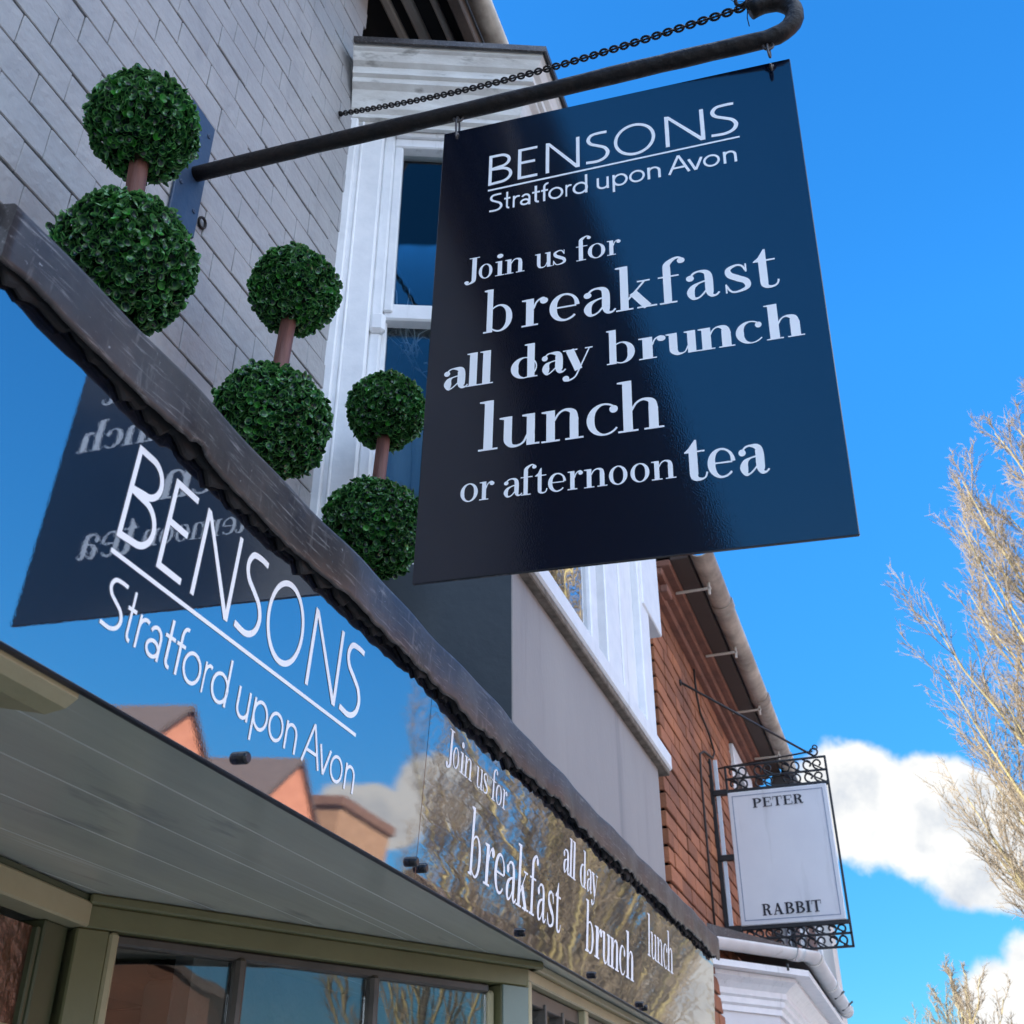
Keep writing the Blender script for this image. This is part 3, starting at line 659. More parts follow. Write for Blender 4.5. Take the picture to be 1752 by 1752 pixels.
# entrance recess to the left with amber glass
P3=Vector((1.262,1.182,0)); d3=(P1-P3).normalized(); n3=Vector((-d3.y,d3.x,0))
def rbox(mb,t0,t1,d0,d1,z0,z1,c=.003,mi=0):
    Mx=Matrix((d3,n3,Vector((0,0,1)))).transposed().to_4x4(); Mx.translation=P3; return mb.box(t0,t1,d0,d1,z0,z1,c,mi,Mx)
m=MB(); L3=(P1-P3).length
rbox(m,-.9,L3-.004,.0,.05,2.012,2.050,.003); rbox(m,-.9,L3-.07,.03,.08,1.83,1.862,.003); 
door=part(m,'doorway',OLIVELT,shop)
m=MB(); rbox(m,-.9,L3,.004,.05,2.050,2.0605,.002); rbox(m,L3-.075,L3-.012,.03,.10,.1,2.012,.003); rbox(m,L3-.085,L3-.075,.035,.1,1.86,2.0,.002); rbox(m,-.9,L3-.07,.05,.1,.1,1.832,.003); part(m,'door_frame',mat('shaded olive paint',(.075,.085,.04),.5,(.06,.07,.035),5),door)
m=MB(); rbox(m,-.9,L3-.08,.045,.052,1.862,2.0,0); part(m,'pane',AMBER,door)
# right hand window below the fascia
m=MB(); XW=4.08
m.box(P2.x+.0,XW,P2.y+.0,P2.y+.05,2.022,2.046,.003); m.box(P2.x-.004,P2.x+.014,P2.y-.002,P2.y+.05,.1,2.022,.002)
m.box(P2.x,XW,P2.y-.012,P2.y+.05,2.046,2.0605,.002); m.box(P2.x,XW,P2.y,P2.y+.05,.1,.75,.002)
for x in (2.75,3.2,3.65,4.05): m.box(x-.014,x+.014,P2.y+.004,P2.y+.05,.75,2.022,.002)
rw=part(m,'side_window',OLIVELT,shop)
m=MB(); m.box(P2.x+.014,XW,P2.y+.02,P2.y+.045,1.99,2.020,.002)
for x in (2.47,2.60,2.95,3.4): m.box(x-.006,x+.006,P2.y+.015,P2.y+.045,.75,2.0,.002)
part(m,'glazing_bar',BARWOOD,rw)
g=MB(); g.box(P2.x+.014,XW,P2.y+.032,P2.y+.036,.75,2.0,0); part(g,'pane',GLASSS,rw)
# shop interior
m=MB(); m.box(-2,4.2,3.6,3.65,.1,2.5); m.box(4.15,4.2,.8,3.6,.1,2.3); m.box(1.2,4.15,1.5,3.6,2.31,2.34); part(m,'interior_wall',ROOMC,shop)
m=MB(); m.box(1.9,4.0,2.1,2.3,2.16,2.31,.01); part(m,'interior_beam',mat('pale ceiling beam',(.6,.55,.45),.7),shop)
# bracket under the fascia near the camera
m=MB(); 
pr=[(.700,2.060),(.700,2.048),(.712,2.040),(.735,2.037),(.745,2.040),(.795,2.052),(.795,2.060)]
m.add([(x,y,z) for x in(-.2,.80) for y,z in pr],[(i,(i+1)%7,7+(i+1)%7,7+i) for i in range(7)]+[tuple(range(7)),tuple(range(7,14))],0)
part(m,'eaves_bracket',OLIVELT,shop)

# ================================================================== FASCIA SIGN
fs=thing('fascia_sign','long glossy navy fascia sign with white lettering under the lead edge','sign',(1.5,.69,2.054))
MF=Matrix((Vector((1,0,0)),-FV,FV.cross(Vector((1,0,0)))*1.0)).transposed()   # local x along street, y down, z = x cross y
zl=Vector((1,0,0)).cross(-FV); MF=Matrix((Vector((1,0,0)),-FV,zl)).transposed().to_4x4(); MF.translation=F0
SG=1 if zl.dot(FN)>0 else -1
LF=wm(fs).inverted()@MF
def fpanel(x0,x1,matl):
    m=MB(); m.box(x0,x1,-.345,0,-SG*.010,0,.0003); return m.build('sign_panel',matl,fs,M=LF)
pa=fpanel(.50,1.5705,FASC); pb=fpanel(1.5720,3.0290,FASCW); pc=fpanel(3.0306,4.105,FASCX)
def ft(items,glf,st): return [(glf(c,st),a,b,v,hh) for c,a,b,v,hh in items]
mapx=lambda u,u0,u1,x0,x1:x0+(u-u0)/(u1-u0)*(x1-x0)
zt=SG*.0006
lg=MB()
letters(lg,[(sans(c,.072),mapx(a,.091,.530,.782,1.330),mapx(b,.091,.530,.782,1.330),-.157+.004*(a-.09),.108) for c,a,b in LOGO],zt)
letters(lg,[([[(0,0),(1,0),(1,1),(0,1)]],.780,1.330,-.1375,.005)],zt)
letters(lg,[(sans(c,.078),mapx(a,.095,.522,.790,1.342),mapx(b,.095,.522,.790,1.342),-.065+.004*(a-.09)/.43,.054) for c,a,b in STRAT],zt)
lg.build('lettering',VINYL,pa,M=Matrix())
lg=MB()
ff=lambda row,u0,u1,x0,x1,v,h,s:[(serif(c,s),mapx(a,u0,u1,x0,x1),mapx(b,u0,u1,x0,x1),-v,h) for c,a,b in row]
letters(lg,ff(JOIN,.056,.324,1.648,1.950,.207,.036,.20),zt)
letters(lg,ff(BREAK,.093,.566,1.780,2.312,.057,.070,.20),zt)
letters(lg,ff(ALL,.030,.274,2.318,2.594,.184,.050,.28),zt)
letters(lg,ff(BRUNCH,.296,.592,2.500,2.950,.056,.068,.28),zt)
lg.build('lettering',VINYL,pb,M=Matrix())
lg=MB(); letters(lg,ff(LUNCH,.093,.379,3.105,3.43,.146,.067,.20),zt); lg.build('lettering',VINYL,pc,M=Matrix())
for x,s in ((.56,.024),(1.065,.022),(1.553,.022),(1.589,.021),(2.062,.014),(2.556,.014),(3.010,.012),(3.056,.010)):
    m=MB(); n=14; rr=[.0074,.0074,.0066,.005]; zz=[0,.008,.010,.0108]
    vs=[(x+rr[j]*math.cos(2*math.pi*i/n),-s+rr[j]*math.sin(2*math.pi*i/n),SG*(zz[j]+.0002)) for j in range(4) for i in range(n)]
    m.add(vs,[(j*n+i,j*n+(i+1)%n,(j+1)*n+(i+1)%n,(j+1)*n+i) for j in range(3) for i in range(n)]+[tuple(3*n+i for i in range(n))])
    m.build('sign_bolt',mat('bolt cap',(.01,.01,.012),.25) if 'bolt cap' not in bpy.data.materials else bpy.data.materials['bolt cap'],fs,M=LF)

# ================================================================== HANGING SIGN
O=Vector((1.297,.572,3.335)); U=Vector((.044,-.998,-.034)).normalized(); V=Vector((.029,.035,-.999)); V=(V-U*V.dot(U)).normalized(); NN=U.cross(V)
MS=Matrix((U,V,NN)).transposed().to_4x4(); MS.translation=O
hsn=thing('hanging_sign','large navy hanging sign board with white breakfast, brunch, lunch and tea lettering','sign',M=MS)
W_,H_=.6273,.9242
m=MB(); m.box(0,W_,0,H_,0,.006,.0012)
board=m.build('sign_board',NAVY,hsn)
lg=MB(); zt=-.0006
base=lambda a:.1578-.0165*(a-.09)
letters(lg,[(sans(c,.082),a,b,base(a)-.0005,.0735) for c,a,b in LOGO],zt)
lg.add([(.091,.1665,zt),(.530,.1595,zt),(.530,.1632,zt),(.091,.1705,zt)],[(0,1,2,3)])
letters(lg,[(sans(c,.10),a,b,.2210-.012*(a-.095),.041) for c,a,b in STRAT],zt)
letters(lg,[(serif(c,.21,1.58),a,b,.3685,.0315) for c,a,b in JOIN],zt)
letters(lg,[(serif(c,.215),a,b,.4855+.008*(a-.093),.0555) for c,a,b in BREAK],zt)
letters(lg,[(serif(c,.31,1.6),a,b,.5865+.003*a,.0410) for c,a,b in ALL+BRUNCH],zt)
letters(lg,[(serif(c,.21),a,b,.7115+.012*(a-.093),.0565) for c,a,b in LUNCH],zt)
letters(lg,[(serif(c,.20),a,b,.7975+.016*(a-.068),.0315) for c,a,b in ORAFT],zt)
letters(lg,[(serif(c,.27),a,b,.8105+.03*(a-.405),.0485) for c,a,b in TEA],zt)
lg.build('lettering',VINYL,board)
PY=lambda y:3.346+(3.432-3.346)*(y+.03)/1.16
for uu in (.0265,.5955):
    m=MB(); top=O+U*uu; zp=PY(top.y)-.016
    hole=O+U*uu+V*.012
    m.torus((1.300,top.y,zp-.002),(1,.15,0),.0085,.0024,14,6)
    m.torus((1.299,hole.y,(zp-.008+hole.z+.004)/2),(.25,1,0),.0055,.0022,16,6,sx=max(1.3,((zp-.008-hole.z)/2+.006)/.0055),ref=(0,0,1))
    m.torus((hole.x+.003,hole.y,hole.z-.001),(.1,1,.0),.0075,.0022,14,6)
    m.tube([hole-NN*.004,hole-NN*.0],.004,10)
    part(m,'hanger_link',STEEL,hsn)

# ================================================================== BRACKET POLE AND CHAIN
br=thing('sign_bracket','black iron pole with hooked end, fixed to the wall by a blue plate','sign bracket',(1.3,1.13,3.43))
m=MB(); pts=[(1.3,y,PY(y)+.0012*math.sin(y*9)) for y in np.linspace(1.125,-.02,26)]
for a in range(0,211,15):
    an=R(a); pts.append((1.3+.003*(a/210),-.028-.048*math.sin(an),PY(-.03)+.048*(1-math.cos(an))+.002))
rb=random.Random(5); m.tube(pts,[.0158+rb.uniform(-.0006,.0006) for _ in pts],14); part(m,'pole',IRON,br)
m=MB(); m.box(1.247,1.332,YW-.010,YW-.003,3.28,3.60,.0015)
plate=part(m,'wall_plate',PLATE,br)
for x,z in ((1.262,3.37),(1.315,3.34),(1.262,3.55),(1.315,3.56)):
    m=MB(); m.torus((x,YW-.0105,z),(0,1,0),.0035,.0022,10,5); m.box(x-.003,x+.003,YW-.0115,YW-.0103,z-.003,z+.003,.0005); part(m,'screw',PLATE,plate)
m=MB(); m.torus((1.352,YW-.006,3.345),(0,1,.2),.011,.003,12,6); part(m,'eye_bolt',IRON,br)
# chain
m=MB(); a=Vector((1.831,YW,4.236)); b=Vector((1.302,-.005,3.452)); n=98
pth=[]
for i in range(n+1):
    t=i/n; p=a.lerp(b,t); p.z-=.035*math.sin(math.pi*t); pth.append(p)
for i in range(n):
    p=(pth[i]+pth[i+1])/2; d=(pth[i+1]-pth[i]).normalized(); s=d.cross(Vector((0,0,1))).normalized(); t=s.cross(d)
    an=R(45 if i%2 else -45)+R(6*math.sin(i)); ax=s*math.cos(an)+t*math.sin(an)
    ln=(pth[i+1]-pth[i]).length
    m.torus(p,ax,.0056,.0023,12,5,sx=(ln*.5+.0046)/.0056,ref=d)
for c,ax in (((1.30,-.012,3.452),(1,.2,.3)),((1.304,-.03,3.462),(.2,1,.3)),((1.297,.006,3.470),(1,-.4,.3)),((1.303,-.045,3.472),(.8,.2,.5)),((1.30,-.02,3.482),(.3,.4,1))): m.torus(c,ax,.013,.0034,14,6)
m.tube([(1.30,.0,3.44),(1.302,.003,3.42),(1.301,.002,3.395)],.0009,4); m.tube([(1.30,-.005,3.46),(1.303,.02,3.475),(1.30,.03,3.49)],.0008,4)
m.tube([a+Vector((-.0,.01,0)),a+Vector((0,-.012,-.004))],.005,8)
m.build('stay_chain',IRON,label='thin twisted iron chain running from the wall to the pole tip',cat='chain')

# ================================================================== TOPIARY
def ball(rad,n,seed,squash=1.0):
    rg=random.Random(seed); vs=[];fs=[];cols=[]
    ga=math.pi*(3-math.sqrt(5))
    outl=[(0,-.5),(.30,-.42),(.47,-.12),(.46,.16),(.30,.40),(0,.5),(-.30,.40),(-.46,.16),(-.47,-.12),(-.30,-.42)]
    for i in range(n):
        zz=1-2*(i+.5)/n; rr=math.sqrt(1-zz*zz); th=ga*i
        d=Vector((rr*math.cos(th),rr*math.sin(th),zz))
        d=(d+Vector((rg.gauss(0,.05),rg.gauss(0,.05),rg.gauss(0,.05)))).normalized()
        a=d.cross(Vector((0,0,1)) if abs(d.z)<.95 else Vector((1,0,0))).normalized(); b=d.cross(a)
        cl=.5+.5*math.sin(d.x*5+seed)*math.sin(d.y*6+1.3*seed)*math.sin(d.z*5+.7)
        tone=min(1,max(0,rg.gauss(.45,.24)+.3*(cl-.5)))
        if rg.random()<.05+.16*max(0,cl-.55): tone=rg.uniform(.85,1)
        # a sprig: two to three leaves round one bud
        for q in range(rg.choice((2,2,3))):
            an=rg.uniform(0,6.28); dirv=(a*math.cos(an)+b*math.sin(an))
            tilt=rg.uniform(.25,1.0)
            up=(dirv*math.cos(tilt)+d*math.sin(tilt)).normalized(); sd=up.cross(d)
            if sd.length<.1: sd=a
            sd.normalize(); nn=sd.cross(up).normalized()
            L=rg.uniform(.0115,.0165); Wd=L*rg.uniform(.72,.9)
            c=d*(rad*(rg.uniform(.87,.985)+(.05 if rg.random()<.06 else 0)+.03*math.sin(d.x*4+seed)*math.sin(d.z*5+seed)+.02*math.sin(d.y*9)))+up*L*.5
            o=len(vs); vs.append(tuple(c-nn*L*.12)); tt=min(1,max(0,tone+rg.gauss(0,.07))); cols.append((tt,0,0,1))
            for (x,y) in outl:
                vs.append(tuple(c+sd*x*.62*Wd+up*y*.6*L)); cols.append((tt,0,0,1))
            for (x,y) in outl:
                vs.append(tuple(c+sd*x*Wd+up*y*L+nn*L*.16)); cols.append((tt,1,0,1))
            k=len(outl)
            for j in range(k):
                fs.append((o,o+1+j,o+1+(j+1)%k)); fs.append((o+1+j,o+1+k+j,o+1+k+(j+1)%k,o+1+(j+1)%k))
    me=bpy.data.meshes.new('foliage'); nl=len(fs)
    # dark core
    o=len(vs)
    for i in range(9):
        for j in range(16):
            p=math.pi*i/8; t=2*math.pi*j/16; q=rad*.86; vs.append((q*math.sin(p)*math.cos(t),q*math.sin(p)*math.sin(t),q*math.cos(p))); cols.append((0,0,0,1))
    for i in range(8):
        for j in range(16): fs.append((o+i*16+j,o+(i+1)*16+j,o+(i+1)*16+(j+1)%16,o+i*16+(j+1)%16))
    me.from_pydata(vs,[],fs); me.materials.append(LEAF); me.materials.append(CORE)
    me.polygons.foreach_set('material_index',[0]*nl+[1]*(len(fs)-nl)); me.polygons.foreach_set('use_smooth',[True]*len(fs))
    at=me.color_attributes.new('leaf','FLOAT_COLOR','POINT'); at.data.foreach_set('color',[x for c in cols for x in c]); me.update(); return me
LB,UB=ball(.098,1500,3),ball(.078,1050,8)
labels=['topiary tree nearest the camera, its upper ball in front of the pole wall plate','middle topiary tree, standing against the painted brick beside the white window frame','smallest looking topiary tree, partly hidden behind the left edge of the hanging sign']
spec=[(.958,.92,2.812,(.932,.92,3.075),.4),(1.382,.92,2.814,(1.403,.92,3.143),2.2),(1.806,.92,2.835,(1.834,.92,3.158),4.1)]
GT='double ball topiary trees on the lead roof'
tops=[]
for i,(x,y,zl_,up_,rz) in enumerate(spec):
    dz=up_[2]-zl_
    if i==0:
        t=thing('topiary_tree',labels[0],'topiary',(x,y,zl_),GT)
        m=MB(); m.tube([(0,0,-.34),(0,0,-.05),((.0),0,.15),(0,0,.30)],.0145,12); kids=[m.build('stem',TRUNKP,t)]
        o=bpy.data.objects.new('foliage_ball',LB); C.objects.link(o); o.parent=t; kids.append(o)
        o=bpy.data.objects.new('foliage_ball',UB); C.objects.link(o); o.parent=t; kids.append(o)
        m=MB(); n=20; rr=[(.05,-.385),(.055,-.385),(.066,-.27),(.070,-.27),(.070,-.26),(.060,-.26),(.055,-.29)]
        m.add([(q*math.cos(2*math.pi*j/n),q*math.sin(2*math.pi*j/n),z) for q,z in rr for j in range(n)],[(k_*n+j,k_*n+(j+1)%n,(k_+1)*n+(j+1)%n,(k_+1)*n+j) for k_ in range(len(rr)-1) for j in range(n)]+[tuple(range(n)),tuple((len(rr)-1)*n+j for j in range(n))],0,True)
        kids.append(m.build('pot',POT,t)); root=t
    else:
        t=root.copy(); C.objects.link(t); t['label']=labels[i]; kk=[]
        for c in kids:
            q=c.copy(); C.objects.link(q); q.parent=t; kk.append(q)
        t.location=(x,y,zl_)
    ks=kids if i==0 else kk
    off=Vector(up_)-Vector((x,y,zl_))
    ks[1].rotation_euler=(.3*i,.2*i,rz); ks[2].rotation_euler=(.2*i,.4,rz*1.7); ks[2].location=off
    # lean of the stem
    ks[0].rotation_euler=(0,math.atan2(off.x,off.z),0)
    sc=1.0+.02*i; ks[1].scale=(sc,)*3; ks[2].scale=(sc*1.01,)*3

# things in the bay window
m=MB(); rg=random.Random(4)
for i in range(26):
    p=Vector((2.04+rg.random()*.22,1.02+rg.random()*.05,3.64)); d=Vector((rg.uniform(-.6,.9),rg.uniform(-.05,.2),rg.uniform(.3,1))).normalized(); q=[p]
    for k in range(5): d=(d+Vector((rg.gauss(0,.35),rg.gauss(0,.15),rg.gauss(0,.35)))).normalized(); p=p+d*.035; q.append(p.copy())
    m.tube(q,[.003-.0004*k for k in range(6)],5)
m.build('twig_decoration',mat('pale twig',(.78,.70,.66),.8),label='bunch of bare twigs standing inside the upper pane of the white bay window',cat='decoration')
m=MB(); cols=[]
for i in range(41):
    s=i/40; x=2.00+.5*s; y=1.12+.02*math.sin(s*40)-.16*s; cols+= [(x,y,2.92),(x+.0,y,3.30),(x-.03*s,y+.01,3.52-.25*s*s)]
m.add(cols,[(i*3+j,i*3+j+1,i*3+j+4,i*3+j+3) for i in range(40) for j in range(2)],0,True)
m.build('curtain',CURT,label='pale gathered net curtain behind the lower pane of the white bay window',cat='curtain')
# heater in the shop
ht=thing('wall_heater','cream metal wall heater with black vent slots seen through the shop window','heater',(2.9,1.75,1.9))
m=MB(); m.box(2.62,3.40,1.75,1.9,1.55,2.13,.012); part(m,'casing',HEAT,ht)
m=MB()
for i in range(24): x=2.68+i*.029; m.box(x,x+.008,1.747,1.76,1.75,2.03,.001)
part(m,'vent_slots',SLOT,ht)
m=MB(); m.box(2.60,3.42,1.72,1.88,2.135,2.175,.006); part(m,'top_panel',mat('dark heater top',(.05,.06,.06),.5),ht)
m=MB(); m.tube([(2.62,1.70,1.5),(2.56,1.70,1.9),(2.60,1.71,2.15),(2.74,1.75,2.31)],.012,8); part(m,'hose',HEAT,ht)

# ================================================================== BRICK BUILDING NEXT DOOR
bb=thing('brick_building','red brick house with stepped brick eaves, cream gutter and white shop bay','building',(6.4,.91,0))
YB=.91; XB0,XB1=4.70,8.05
m=MB(); m.box(XB0+.012,XB1,YB+.012,YB+.22,0,4.26,0,1); m.box(XB0+.012,XB0+.3,YB+.012,1.5,0,4.26,0,1)
m.box(XB1-.25,XB1,YB+.2,8,0,4.3,0,0); m.box(XB0,XB1,7.8,8,0,4.3,0,0)
rng=random.Random(9); z=.158; row=0; bh2=.0765; bl=.225
while z<4.19:
    x=XB0 if row%2==0 else XB0-.1125
    while x<XB1-.02:
        l=bl if rng.random()<.75 else bl*.5; xa=max(x,XB0+.001); xb=min(x+l,XB1)
        win_=(6.98<(xa+xb)/2<7.75 and z>3.30)
        if xb-xa>.02 and not win_:
            dy=rng.uniform(-.003,.003); m.box(xa+.005,xb-.005,YB+dy,YB+.05,z+.0058,z+bh2-.0058,.003,0)
        x+=l
    y=YB+.001 if row%2 else YB+.001-.11
    while y<1.4:
        ya=max(y,YB+.055); 
        if y+.225-ya>.03: m.box(XB0+rng.uniform(-.002,.003),XB0+.05,ya+.004,y+.225-.004,z+.0045,z+bh2-.0045,.003,0)
        y+=.225
    z+=bh2; row+=1
part(m,'brick_wall',[BRICK,MORTARB],bb)
m=MB()
for y0,z0,z1 in ((.875,4.13,4.17),(.84,4.172,4.212),(.80,4.214,4.25)): m.box(XB0-.02,XB1+.02,y0,YB+.1,z0,z1,.006)
x=XB0
while x<XB1: m.box(x,x+.10,.825,.86,4.09,4.129,.004); x+=.0 if False else 9
part(m,'eaves_cornice',mat('orange brown eaves brick',(.30,.13,.085),.85,(.18,.08,.055),8,.4,40),bb)
m=MB(); m.add([(XB0-.02,.70,4.27),(XB1+.03,.70,4.27),(XB1+.03,4.4,7.3),(XB0-.02,4.4,7.3),(XB1+.03,8.1,4.27),(XB0-.02,8.1,4.27)],[(0,1,2,3),(3,2,4,5),])
m.add([(XB0,.92,4.27),(XB0,4.4,7.25),(XB0,8,4.27),(XB1,.92,4.27),(XB1,4.4,7.25),(XB1,8,4.27)],[(0,1,2),(3,5,4)],1)
m.box(XB0-.02,XB1+.03,.715,.80,4.238,4.268,.003,2)
part(m,'roof',[ROOFT,BRICKD,mat('brown eaves board',(.07,.045,.035),.8)],bb)
m=MB(); m.sweep(gutter_prof(.055),[(XB0-.03,.71,4.285),(XB1+.02,.71,4.285)],[(0,-1)]*2,0,True,True,True)
for x in (5.25,6.6,7.75): m.sweep(gutter_prof(.060),[(x,.714,4.285),(x+.10,.714,4.285)],[(0,-1)]*2,0,True,True,True)
gt=part(m,'gutter',CREAMG,bb)
for x in (4.95,5.75,6.65,7.55):
    m=MB(); m.bar((x,.83,4.20),(x,.655,4.20),.012,.012,.002); m.bar((x,.665,4.165),(x,.665,4.285),.012,.012,.002,0,(1,0,0)); part(m,'gutter_bracket',mat('pale bracket',(.62,.55,.47),.6) if 'pale bracket' not in bpy.data.materials else bpy.data.materials['pale bracket'],gt)
m=MB(); m.tube([(8.02,.66,4.27),(8.02,.70,4.1),(8.02,.86,3.98),(8.02,.87,3.9)],.04,10); m.box(7.93,8.11,.60,.78,4.05,4.20,.02); part(m,'hopper',mat('dark hopper',(.03,.028,.028),.6),bb)
m=MB(); m.box(6.96,7.77,YB-.02,YB+.06,3.98,4.12,.004); m.box(6.96,7.05,YB-.004,YB+.08,3.28,3.98,.004); m.box(7.68,7.77,YB-.004,YB+.08,3.28,3.98,.004); m.box(7.05,7.68,YB+.01,YB+.06,3.62,3.66,.003); m.box(7.34,7.38,YB+.012,YB+.06,3.3,3.98,.003); m.box(6.9,7.83,YB-.05,YB+.08,3.24,3.28,.004)
ww=part(m,'window',WHITE,bb); g=MB(); g.box(7.05,7.68,YB+.04,YB+.044,3.28,3.98); part(g,'pane',GLASSF,ww)
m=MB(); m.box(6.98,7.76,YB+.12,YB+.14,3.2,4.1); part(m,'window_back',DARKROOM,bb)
m=MB(); q=[(5.72,YB-.012,4.12),(5.73,YB-.012,3.98),(5.80,YB-.012,3.90),(6.05,YB-.012,3.86),(6.18,YB-.012,3.80),(6.10,YB-.012,3.74),(5.80,YB-.012,3.68),(5.66,YB-.012,3.62),(5.63,YB-.012,3.5),(5.62,YB-.012,3.1),(5.63,YB-.012,2.7)]
m.tube(q,.006,6); part(m,'cable',CABLEM,bb)
# white shop bay with gutter
Q0=Vector((5.45,YB,0));Q1=Vector((5.98,.52,0));Q2=Vector((8.10,.52,0))
def nrm(a,b): d=(b-a).normalized(); return Vector((d.y,-d.x)) if True else None
na=nrm(Q0,Q1); nb=Vector((0,-1)); 
if na.y>0: na=-na
mt=mitre(na,nb)
pth=lambda z,i:[(Q0.x-na.x*i,Q0.y-na.y*i,z),(Q1.x-mt[0]*i,Q1.y-mt[1]*i,z),(Q2.x,Q2.y+i,z)]
nn=[tuple(na),tuple(mt),tuple(nb)]
m=MB(); m.sweep([(0,-2.4),(0,0),(-.05,0),(-.05,-2.4)],pth(2.52,.17),nn,0,True); sb=part(m,'shop_bay',mat('white panel',(.70,.69,.69),.5,(.64,.63,.63),5),bb)
m=MB(); m.sweep([(0,-.16),(.014,-.16),(.014,-.135),(.03,-.125),(.03,-.10),(.045,-.09),(.045,-.065),(.07,-.04),(.10,-.02),(.10,0),(0,0)],pth(2.56,.17),nn,0,True); part(m,'cornice',WHITE,sb)
m=MB(); m.sweep([(0,-.008),(.17,-.008),(.17,.02),(0,.02)],pth(2.57,.17),nn,0,True); part(m,'bay_soffit',WHITE,sb)
m=MB(); gp=[(.045*math.cos(R(a))+.02,.045*math.sin(R(a))) for a in range(0,360,24)]
gp=[(.02+.046*math.cos(R(a)),.046*math.sin(R(a))) for a in range(180,361,15)]+[(.02+.040*math.cos(R(a)),.040*math.sin(R(a))) for a in range(360,179,-15)]
m.sweep(gp,pth(2.67,.0),nn,0,True,True,True)
mid=[(lerp(Q0.x,Q1.x,t),lerp(Q0.y,Q1.y,t)) for t in(.80,.88)]
m.sweep([(o*1.0+(o-.02)*.12,z*1.12) for o,z in gp],[(a_,b_,2.67) for a_,b_ in mid],[tuple(na)]*2,0,True,True,True)
for x in (6.05,6.9,7.9): m.sweep([(o+(o-.02)*.12,z*1.12) for o,z in gp],[(x,Q1.y,2.67),(x+.06,Q1.y,2.67)],[(0,-1)]*2,0,True,True,True)
part(m,'bay_gutter',WGUT,sb)
CLIP=mat('dark clip',(.05,.05,.05),.6)
for p,q_ in (((5.82,.60,2.60),(5.82,.60,2.57)),((6.2,.54,2.6),(6.2,.54,2.575)),((7.2,.50,2.62),(7.2,.44,2.66)),((7.7,.50,2.62),(7.7,.43,2.67))): m=MB(); m.tube([p,q_],.006,6); part(m,'gutter_clip',CLIP,sb)
m=MB(); m.add([(Q0.x,YB,2.74),(Q0.x,YB,2.69),(Q1.x,Q1.y,2.685),(Q2.x,Q2.y,2.685),(Q2.x,YB,2.74),],[(0,1,2),(0,2,3,4)]); part(m,'bay_lead_roof',LEAD,sb)

# ================================================================== SECOND SIGN
SX=5.975
ps=thing('wall_sign','white hanging sign on black scrolled iron bracket, fixed to the red brick wall','sign',(SX,.91,3.2))
PBm=Matrix((Vector((0,-1,0)),Vector((0,.012,-1)).normalized(),Vector((1,0,0)))).transposed().to_4x4()
m=MB(); m.box(SX,SX+.03,.305,.822,2.815,3.498,.004); sbd=part(m,'sign_board',SIGNW,ps)
lw=MB(); T=lambda u,v,d=-.002:(SX+d,.822-u,3.498-v)
def ptext(row,u0,u1,vb,hh):
    n=len(row); wd={'P':.86,'E':.86,'T':.9,'R':.95,'A':1.0,'B':.9,'I':.5}; tot=sum(wd[c] for c in row); x=u0; kk=0
    for c in row:
        w_=wd[c]/tot*(u1-u0); ps_=slab(c); xs=[a for p in ps_ for a,_ in p]; a0,a1=min(xs),max(xs)
        for p in ps_:
            kk+=1; lw.add([T(x+w_*.06+(a-a0)/(a1-a0)*w_*.88,vb-b*hh,-.002-.00002*kk) for a,b in p],[tuple(range(len(p)))])
        x+=w_
ptext('PETER',.125,.395,.094,.050); part(lw,'lettering',BLACKV,sbd); lw=MB(); ptext('RABBIT',.112,.410,.640,.056)
part(lw,'lettering',BLACKV,sbd)
m=MB(); i0=.022
for a,b,c_,d_ in ((i0,i0,.517-i0,i0+.004),(i0,.683-i0-.004,.517-i0,.683-i0),(i0,i0+.004,i0+.004,.683-i0-.004),(.517-i0-.004,i0+.004,.517-i0,.683-i0-.004)): m.add([T(a,b),T(c_,b),T(c_,d_),T(a,d_)],[(0,1,2,3)])
part(m,'border_line',BLUELINE,sbd)
m=MB(); xx=SX+.015
def yb_(p,q,w_=.018,h_=.018): m.bar((xx,*p),(xx,*q),w_,h_,.002,0,(1,0,0))
yb_((.905,3.70),(.895,2.80),.022,.016)
for z in (3.505,3.16,2.805): yb_((.90,z),(.82,z),.03,.03)
yb_((.84,3.506),(.29,3.504),.02,.022); yb_((.84,2.805),(.29,2.805),.02,.022)
for z in (3.645,3.575,2.752,2.69): yb_((.826,z),(.288,z),.011,.012)
yb_((.822,3.65),(.822,3.50),.012,.012); yb_((.292,3.65),(.292,2.685),.012,.012); yb_((.822,2.81),(.822,2.685),.012,.012)
part(m,'iron_frame',IRON2,ps)
m=MB(); m.box(xx-.004,xx+.006,.862,.884,2.79,3.69,.002); part(m,'highlight_strip',mat('pale highlight strip',(.62,.68,.74),.4),ps)  # pale strip stands in for the bright highlight along the upright
m=MB()
def scroll(y0,z0,hw,hh,fl):
    for sgn in (1,-1):
        pts=[]
        for i in range(19):
            t=i/18; a=R(-90+330*t)*sgn; rr=1-.55*t; pts.append((xx,y0+fl*hw*.5*sgn+hw*.55*rr*math.cos(a)*fl,z0+hh*.5+hh*.48*rr*math.sin(a)*sgn*1.0))
        m.tube(pts,.0052,5,0,True)
    m.tube([(xx,y0-hw,z0),(xx,y0,z0+hh*.5),(xx,y0+hw,z0+hh)],.0045,5)
for z0,hh in ((3.58,.062),(3.515,.058)):
    for i,y in enumerate((.76,.62,.48,.36)): scroll(y,z0,.05,hh,1 if i%2 else -1)
part(m,'scrollwork',IRON2,ps); m=MB()
for z0,hh in ((2.755,.045),(2.694,.056)):
    for i,y in enumerate((.76,.66,.56,.46,.36)): scroll(y,z0,.045,hh,1 if i%2 else -1)
part(m,'scrollwork',IRON2,ps)
